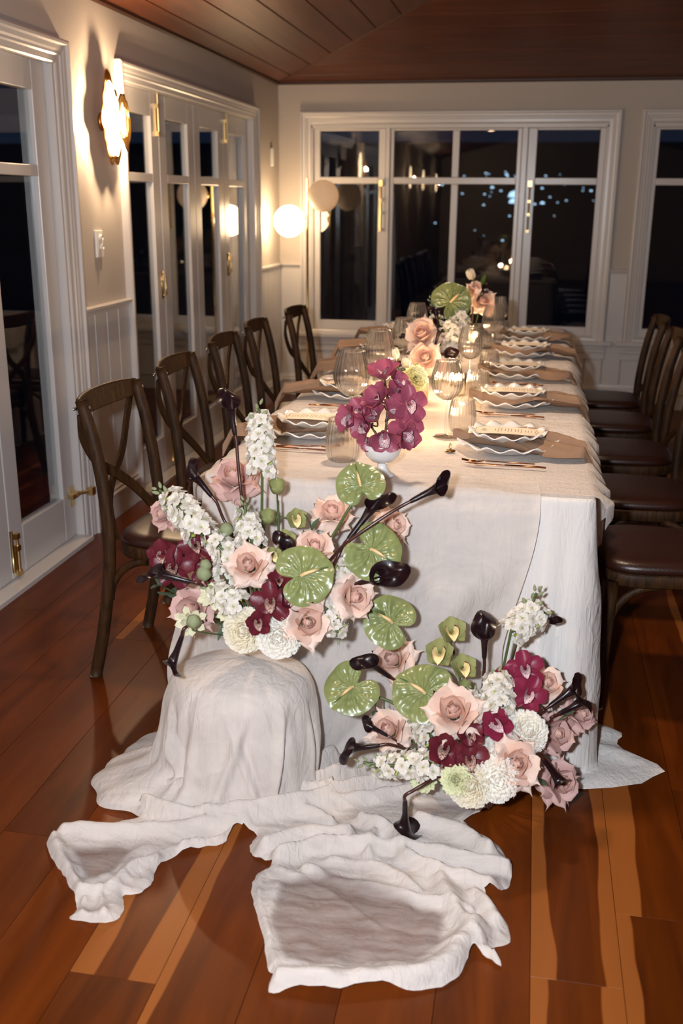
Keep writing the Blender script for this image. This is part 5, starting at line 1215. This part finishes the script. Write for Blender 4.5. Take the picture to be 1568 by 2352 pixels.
sprig(500, 1415, 2.08, (-.3, -.2), 'dark leaf sprig between the pale pink rose and the left chrysanthemum', G, A1, 8, .8)
sprig(715, 1218, 2.2, (.2, .6), 'grey green leaf sprig behind the high budded rose', G, A1, 9, .8)
sprig(630, 1320, 2.14, (.0, .4), 'leaf sprig deep between the large front rose and the central anthurium', G, A1, 10, .9)
sprig(780, 1400, 2.14, (.5, .1), 'leaf sprig under the creamy right rose', G, A1, 8, .8)

# ================================================================== RIGHT ARRANGEMENT, on the floor
vessel('flower_bowl', 'pale grey white bowl on the floor under the right arrangement', (-.075, 2.30, .018), BOWL)
G = 'blush roses in the right arrangement'
rose(1040, 1630, 2.08, 128, (-.05, .35), 'largest blush rose with pointed petals, over the right arrangement centre', G, A2, 2, roll=.4)
rose(890, 1674, 2.12, 104, (-.45, .35), 'blush rose above the left pointing black callas', G, A2, 0)
rose(1186, 1754, 2.03, 118, (.25, .1), 'blush rose at the front right between two chrysanthemums', G, A2, 1)
rose(898, 1512, 2.26, 104, (-.55, .3), 'blush rose behind the small calla under the lowest left anthurium', G, A2, 2, roll=1.0)
rose(1255, 1566, 2.26, 92, (.6, .45), 'blush rose beside the magenta orchids against the cloth pleats', G, A2, 1)
rose(1278, 1684, 2.22, 100, (.7, .0), 'dusky rose right of the round white chrysanthemum', G, A2, 2, 'mauve')
rose(1336, 1640, 2.34, 78, (.8, .3), 'dusky rose lying on the spread cloth hem by the chair leg', G, A2, 0, 'mauve')
rose(1290, 1796, 2.17, 100, (.75, -.05), 'dusky pink rose nodding on the floorboards under a black calla', G, A2, 1, 'mauve')
G = 'burgundy orchid sprays in the right arrangement'
spray('dark burgundy orchid spray at the front centre of the right arrangement', [(1022, 1722, 2.04, 92, (-.15, .05), -.2, 'half'), (1078, 1746, 2.02, 88, (.1, .0), .1, 'open'), (1078, 1690, 2.06, 76, (.15, .15), .3, 'half'), (1020, 1762, 2.04, 60, (-.2, -.2), .0, 'half')], G, A2)
spray('bright burgundy orchid spray climbing beside the right hand stock', [(1206, 1538, 2.20, 84, (.0, .1), .2, 'open'), (1170, 1566, 2.18, 80, (-.2, .3), .8, 'open'), (1212, 1594, 2.16, 84, (.2, -.1), -.5, 'open'), (1140, 1662, 2.10, 88, (-.1, -.1), .8, 'half'), (1160, 1690, 2.10, 76, (.0, -.4), 2.4, 'half')], G, A2, 'crimson', [at(1130, 1680, 2.2), at(1180, 1600, 2.22), at(1200, 1540, 2.24)])
G = 'green orchid sprays in the right arrangement'
spray('pale green orchid spray with cream lips standing before the cloth', [(1036, 1456, 2.24, 88, (.1, .45), .1, 'half'), (1010, 1502, 2.20, 88, (-.1, .2), -.05, 'half'), (1060, 1538, 2.20, 82, (.2, .4), .1, 'half'), (1066, 1580, 2.20, 60, (.1, .6), .1, 'bud')], G, A2, 'green', [at(1070, 1640, 2.24), at(1056, 1560, 2.25), at(1040, 1490, 2.26)])
G = 'green anthuriums in the right arrangement'
anthurium(810, 1578, 2.15, 124, (-.1, .35), (-.65, -.75), 'leftmost green anthurium of the right arrangement, spadix pointing down left', G, A2, 1, [at(880, 1605, 2.18), at(940, 1640, 2.18)])
anthurium(975, 1592, 2.14, 138, (-.05, .4), (-.75, .5), 'green anthurium behind the largest rose of the right arrangement', G, A2, 2)
G = 'black calla lilies in the right arrangement'
calla((1112, 1512, 2.20), (1112, 1428, 2.20), 'upright black calla lily left of the right stock spikes', G, [(1110, 1560, 2.2), (1108, 1640, 2.2), A2], 2, .2)
calla((896, 1556, 2.16), (832, 1512, 2.14), 'slanting black calla lily crossing the upper left rose', G, [(920, 1586, 2.17), (960, 1650, 2.18), A2], 0, .6)
calla((872, 1712, 2.04), (786, 1722, 2.02), 'black calla lily pointing left across the cloth below the rose', G, [(930, 1720, 2.06), (980, 1740, 2.1), A2], 0, .7)
calla((890, 1690, 2.10), (836, 1660, 2.10), 'black calla lily half hidden behind the rose above the left pointing one', G, [(940, 1720, 2.12), A2], 1, -.4)
calla((930, 1840, 1.99), (932, 1918, 2.04), 'black calla lily curling down onto the trailing gauze', G, [(950, 1815, 1.99), (998, 1788, 2.02), (1040, 1770, 2.1), A2], 2, 1.1)
calla((1236, 1400, 2.28), (1282, 1430, 2.27), 'small black calla lily tip behind the highest right stock', G, [(1215, 1425, 2.28), (1180, 1500, 2.26), A2], 1, .3)
calla((1262, 1622, 2.22), (1338, 1566, 2.26), 'upper of two black callas crossing the chair leg', G, [(1238, 1640, 2.2), A2], 1, .5)
calla((1282, 1640, 2.20), (1352, 1606, 2.24), 'lower of two black callas crossing the chair leg', G, [(1262, 1658, 2.2), (1220, 1690, 2.2), A2], 2, -.4)
calla((1248, 1744, 2.10), (1298, 1812, 2.12), 'black calla lily bending over the pink rose on the floor', G, [(1228, 1738, 2.08), (1180, 1740, 2.1), A2], 1, .2)
G = 'white stock in the right arrangement'
stock([(1172, 1456, 2.24), (1206, 1418, 2.25), (1232, 1362, 2.26)], 'highest white stock spike of the right arrangement, leaning right before the pleats', G, 22, 1.1, [A2, at(1150, 1540, 2.22)], 7)
stock([(1196, 1440, 2.26), (1228, 1420, 2.26), (1248, 1404, 2.26)], 'short white stock behind the highest right spike', G, 9, 1.05, [A2, at(1150, 1560, 2.22)], 2)
stock([(1146, 1640, 2.12), (1142, 1590, 2.14), (1140, 1548, 2.16)], 'full white stock left of the bright burgundy orchids', G, 24, 1.15, [A2], 3)
stock([(985, 1752, 2.06), (910, 1758, 2.03), (834, 1752, 2.02)], 'white stock spike lying left along the cloth', G, 22, 1.0, [A2], 6)
stock([(1000, 1700, 2.10), (972, 1676, 2.12), (950, 1656, 2.14)], 'grey white stock between the two left roses', G, 16, 1.05, [A2], 8)
stock([(1100, 1640, 2.12), (1092, 1612, 2.15), (1086, 1588, 2.17)], 'small white stock right of the largest rose', G, 12, .95, [A2], 6)
stock([(990, 1780, 2.04), (975, 1760, 2.04), (960, 1742, 2.05)], 'white stock just left of the dark burgundy orchids', G, 12, 1.0, [A2], 4)
stock([(1120, 1690, 2.10), (1112, 1660, 2.12), (1106, 1640, 2.14)], 'white stock between largest rose and dark orchids', G, 10, .95, [A2], 2)
G = 'white chrysanthemums in the right arrangement'
pompon('chrysanthemum', MUM[1], 1210, 1678, 2.10, 100, (.25, .25), 'round white chrysanthemum at the right, below the bright orchids', G, A2, .104)
pompon('chrysanthemum', MUM[0], 1080, 1806, 1.995, 104, (-.05, -.2), 'cream chrysanthemum lowest at the front of the right arrangement', G, A2, .104)
pompon('chrysanthemum', MUM[2], 1142, 1792, 2.0, 104, (.15, -.15), 'white chrysanthemum under the front right rose', G, A2, .104)
pompon('chrysanthemum', MUM[2], 1118, 1738, 2.06, 92, (.1, .15), 'white chrysanthemum behind the dark burgundy orchids', G, A2, .104)
G = 'green carnations in the right arrangement'
pompon('carnation', CARN, 1044, 1792, 1.98, 74, (-.15, -.05), 'pale green carnation in front of the cream chrysanthemum', G, A2, .07)
pompon('carnation', CARN, 968, 1790, 2.05, 66, (-.3, -.15), 'greener carnation under the white stock lying left', G, A2, .07)
G = 'leafy sprigs in the right arrangement'
sprig(862, 1632, 2.16, (-.6, .6), 'grey green leaf sprig behind the left rose of the right arrangement', G, A2, 9, .9)
sprig(940, 1716, 2.08, (-.4, .1), 'grey green leaf sprig beside the left pointing callas', G, A2, 9, .8)
sprig(1120, 1720, 2.1, (.1, .2), 'leaf sprig deep among chrysanthemums of the right arrangement', G, A2, 9, .8)
sprig(1300, 1642, 2.24, (.6, .2), 'small leaf sprig among dusky roses by the chair leg', G, A2, 5, .6)
sprig(1240, 1790, 2.1, (.4, -.1), 'small leaf sprig above the pink rose on the floor', G, A2, 5, .6)

# ================================================================== ON THE TABLE
VB = atz(877, 1092, ZT); vs_ = 1.0
COMP = [(0, 0), (.031, 0), (.033, .004), (.020, .012), (.013, .024), (.013, .032), (.028, .040), (.043, .055), (.050, .075), (.051, .086), (.048, .086), (.046, .074), (.038, .058), (.020, .046), (0, .044)]
cmp_ = thing('footed_bowl', 'small white footed bowl holding magenta orchids at the table front', 'bowl', VB); b = MB(); b.lathe(COMP[:6] + [(0, .034)], 48); link('foot', b.mesh('foot', M['porc']), cmp_); b = MB(); b.lathe([(0, .036)] + COMP[6:], 48); link('cup', b.mesh('cup', M['porc']), cmp_)
VA = VB + Vector((0, 0, .075)); YB_ = VB.y; G = 'magenta orchid sprays in the footed bowl'
spray('tall magenta orchid spray rising from the footed bowl', [(882, 866, YB_ + .02, 96, (-.3, 1.6), .1, 'half'), (912, 880, YB_ + .03, 66, (.7, .8), .3, 'half'), (938, 930, YB_ - .01, 88, (.25, .1), .1, 'open'), (872, 920, YB_ - .01, 92, (-1.0, .9), 1.0, 'half'), (898, 955, YB_ + .0, 84, (.8, 1.3), .5, 'half'), (916, 906, YB_ + .02, 80, (.2, .6), -.4, 'half'), (932, 990, YB_ - .02, 84, (.25, -.1), .1, 'open')], G, VA, 'magenta', [at(884, 1000, YB_), at(890, 930, YB_ + .02), at(884, 880, YB_ + .02)])
spray('magenta orchid spray leaning left over the footed bowl rim', [(830, 945, YB_ + .01, 76, (-.6, .4), .6, 'half'), (806, 962, YB_ - .02, 84, (-1.5, .2), .4, 'half'), (838, 978, YB_ - .03, 82, (-1.1, -.3), .9, 'half'), (862, 962, YB_ - .01, 84, (-1.0, 1.0), 1.4, 'half'), (884, 998, YB_ - .05, 92, (-.1, -1.1), .0, 'half'), (924, 1000, YB_ - .04, 80, (1.2, -.4), 1.2, 'half'), (846, 1012, YB_ - .03, 60, (-.9, -.9), 2.6, 'half')], G, VA, 'magenta', [at(872, 1010, YB_ - .01), at(846, 970, YB_)])
B2 = atz(1000, 868, ZT); vessel('flower_bowl', 'small pale bowl hidden under the mixed table flowers', B2, [(r * .55, z * .9) for r, z in BOWL]); A3 = B2 + Vector((0, 0, .05)); y3 = A3.y
B3 = atz(1080, 800, ZT); vessel('flower_bowl', 'farthest pale bowl hidden under the tulip and far rose', B3, [(r * .5, z * .9) for r, z in BOWL]); A4 = B3 + Vector((0, 0, .05)); y4 = A4.y
B4 = atz(940, 940, ZT); vessel('flower_bowl', 'pale bowl behind the magenta orchids holding tulips and a carnation', B4, [(r * .45, z * .9) for r, z in BOWL]); A5 = B4 + Vector((0, 0, .05)); y5 = A5.y
G = 'blush roses on the table'
rose(968, 766, y3 - .05, 84, (-.25, .4), 'blush rose in front of black callas, higher of the two on the table', G, A3, 1)
rose(976, 820, y3 - .14, 80, (-.1, .3), 'blush rose under the higher one beside white tulips', G, A3, 0)
rose(1110, 690, y4, 58, (.2, .3), 'farthest blush rose below the single tulip', G, A4, 1)
rose(940, 880, y5 + .05, 60, (-.1, .4), 'peach rose behind the green carnation', G, A5, 0)
rose(1092, 662, y4 + .05, 44, (.1, .8), 'small cream rose directly under the single tulip', G, A4, 0)
G = 'tulips on the table'
tulip(906, 812, y5 + .05, 30, (-.2, .9), 'left white tulip above the magenta orchids', G, A5, False)
tulip(933, 832, y5 + .03, 30, (.1, .9), 'right white tulip with dark green leaf above the magenta orchids', G, A5)
tulip(1081, 630, y4 + .02, 27, (-.3, .8), 'single white tulip highest on the table before the dark window', G, A4)
pompon('carnation', CARN, 955, 866, y5 - .02, 62, (.15, .15), 'pale green carnation behind the magenta orchids on the table', 'carnations on the table', A5, .07)
anthurium(1034, 694, y3 + .05, 88, (.1, .3), (.75, .65), 'green anthurium above the white stock on the table', 'anthuriums on the table', A3, 0)
G = 'white stock on the table'
stock([(1030, 840, y3 + .02), (1045, 780, y3 + .02), (1066, 716, y3 + .03)], 'big white stock spike on the table under the anthurium', G, 34, 1.35, [A3], 3)
stock([(1050, 810, y3 + .0), (1040, 770, y3 - .02), (1026, 735, y3 - .02)], 'white stock left of the big spike on the table', G, 22, 1.3, [A3], 3)
stock([(1010, 760, y3 + .06), (1000, 725, y3 + .06), (988, 690, y3 + .06)], 'thin white stock tip left of the table anthurium', G, 8, .9, [A3], 8)
G = 'black calla lilies on the table'
calla((1008, 750, y3 - .02), (996, 706, y3 - .02), 'black calla lily below the table anthurium, mouth up', G, [(1006, 790, y3), A3], 0, .4)
calla((1000, 790, y3 - .05), (1012, 742, y3 - .05), 'black calla lily curved behind the higher table rose', G, [(990, 820, y3), A3], 2, 1.0)
calla((1000, 815, y3 - .12), (1040, 812, y3 - .15), 'black calla lily spread right beside the lower table rose', G, [(985, 830, y3 - .1), A3], 2, .2)
calla((948, 772, y3 - .02), (920, 772, y3 - .03), 'black calla lily tip left of the higher table rose', G, [(970, 790, y3), A3], 1, .2)
calla((1092, 694, y4), (1120, 656, y4), 'black calla lily slanting right below the single tulip', G, [(1085, 720, y4), A4], 1, .2)
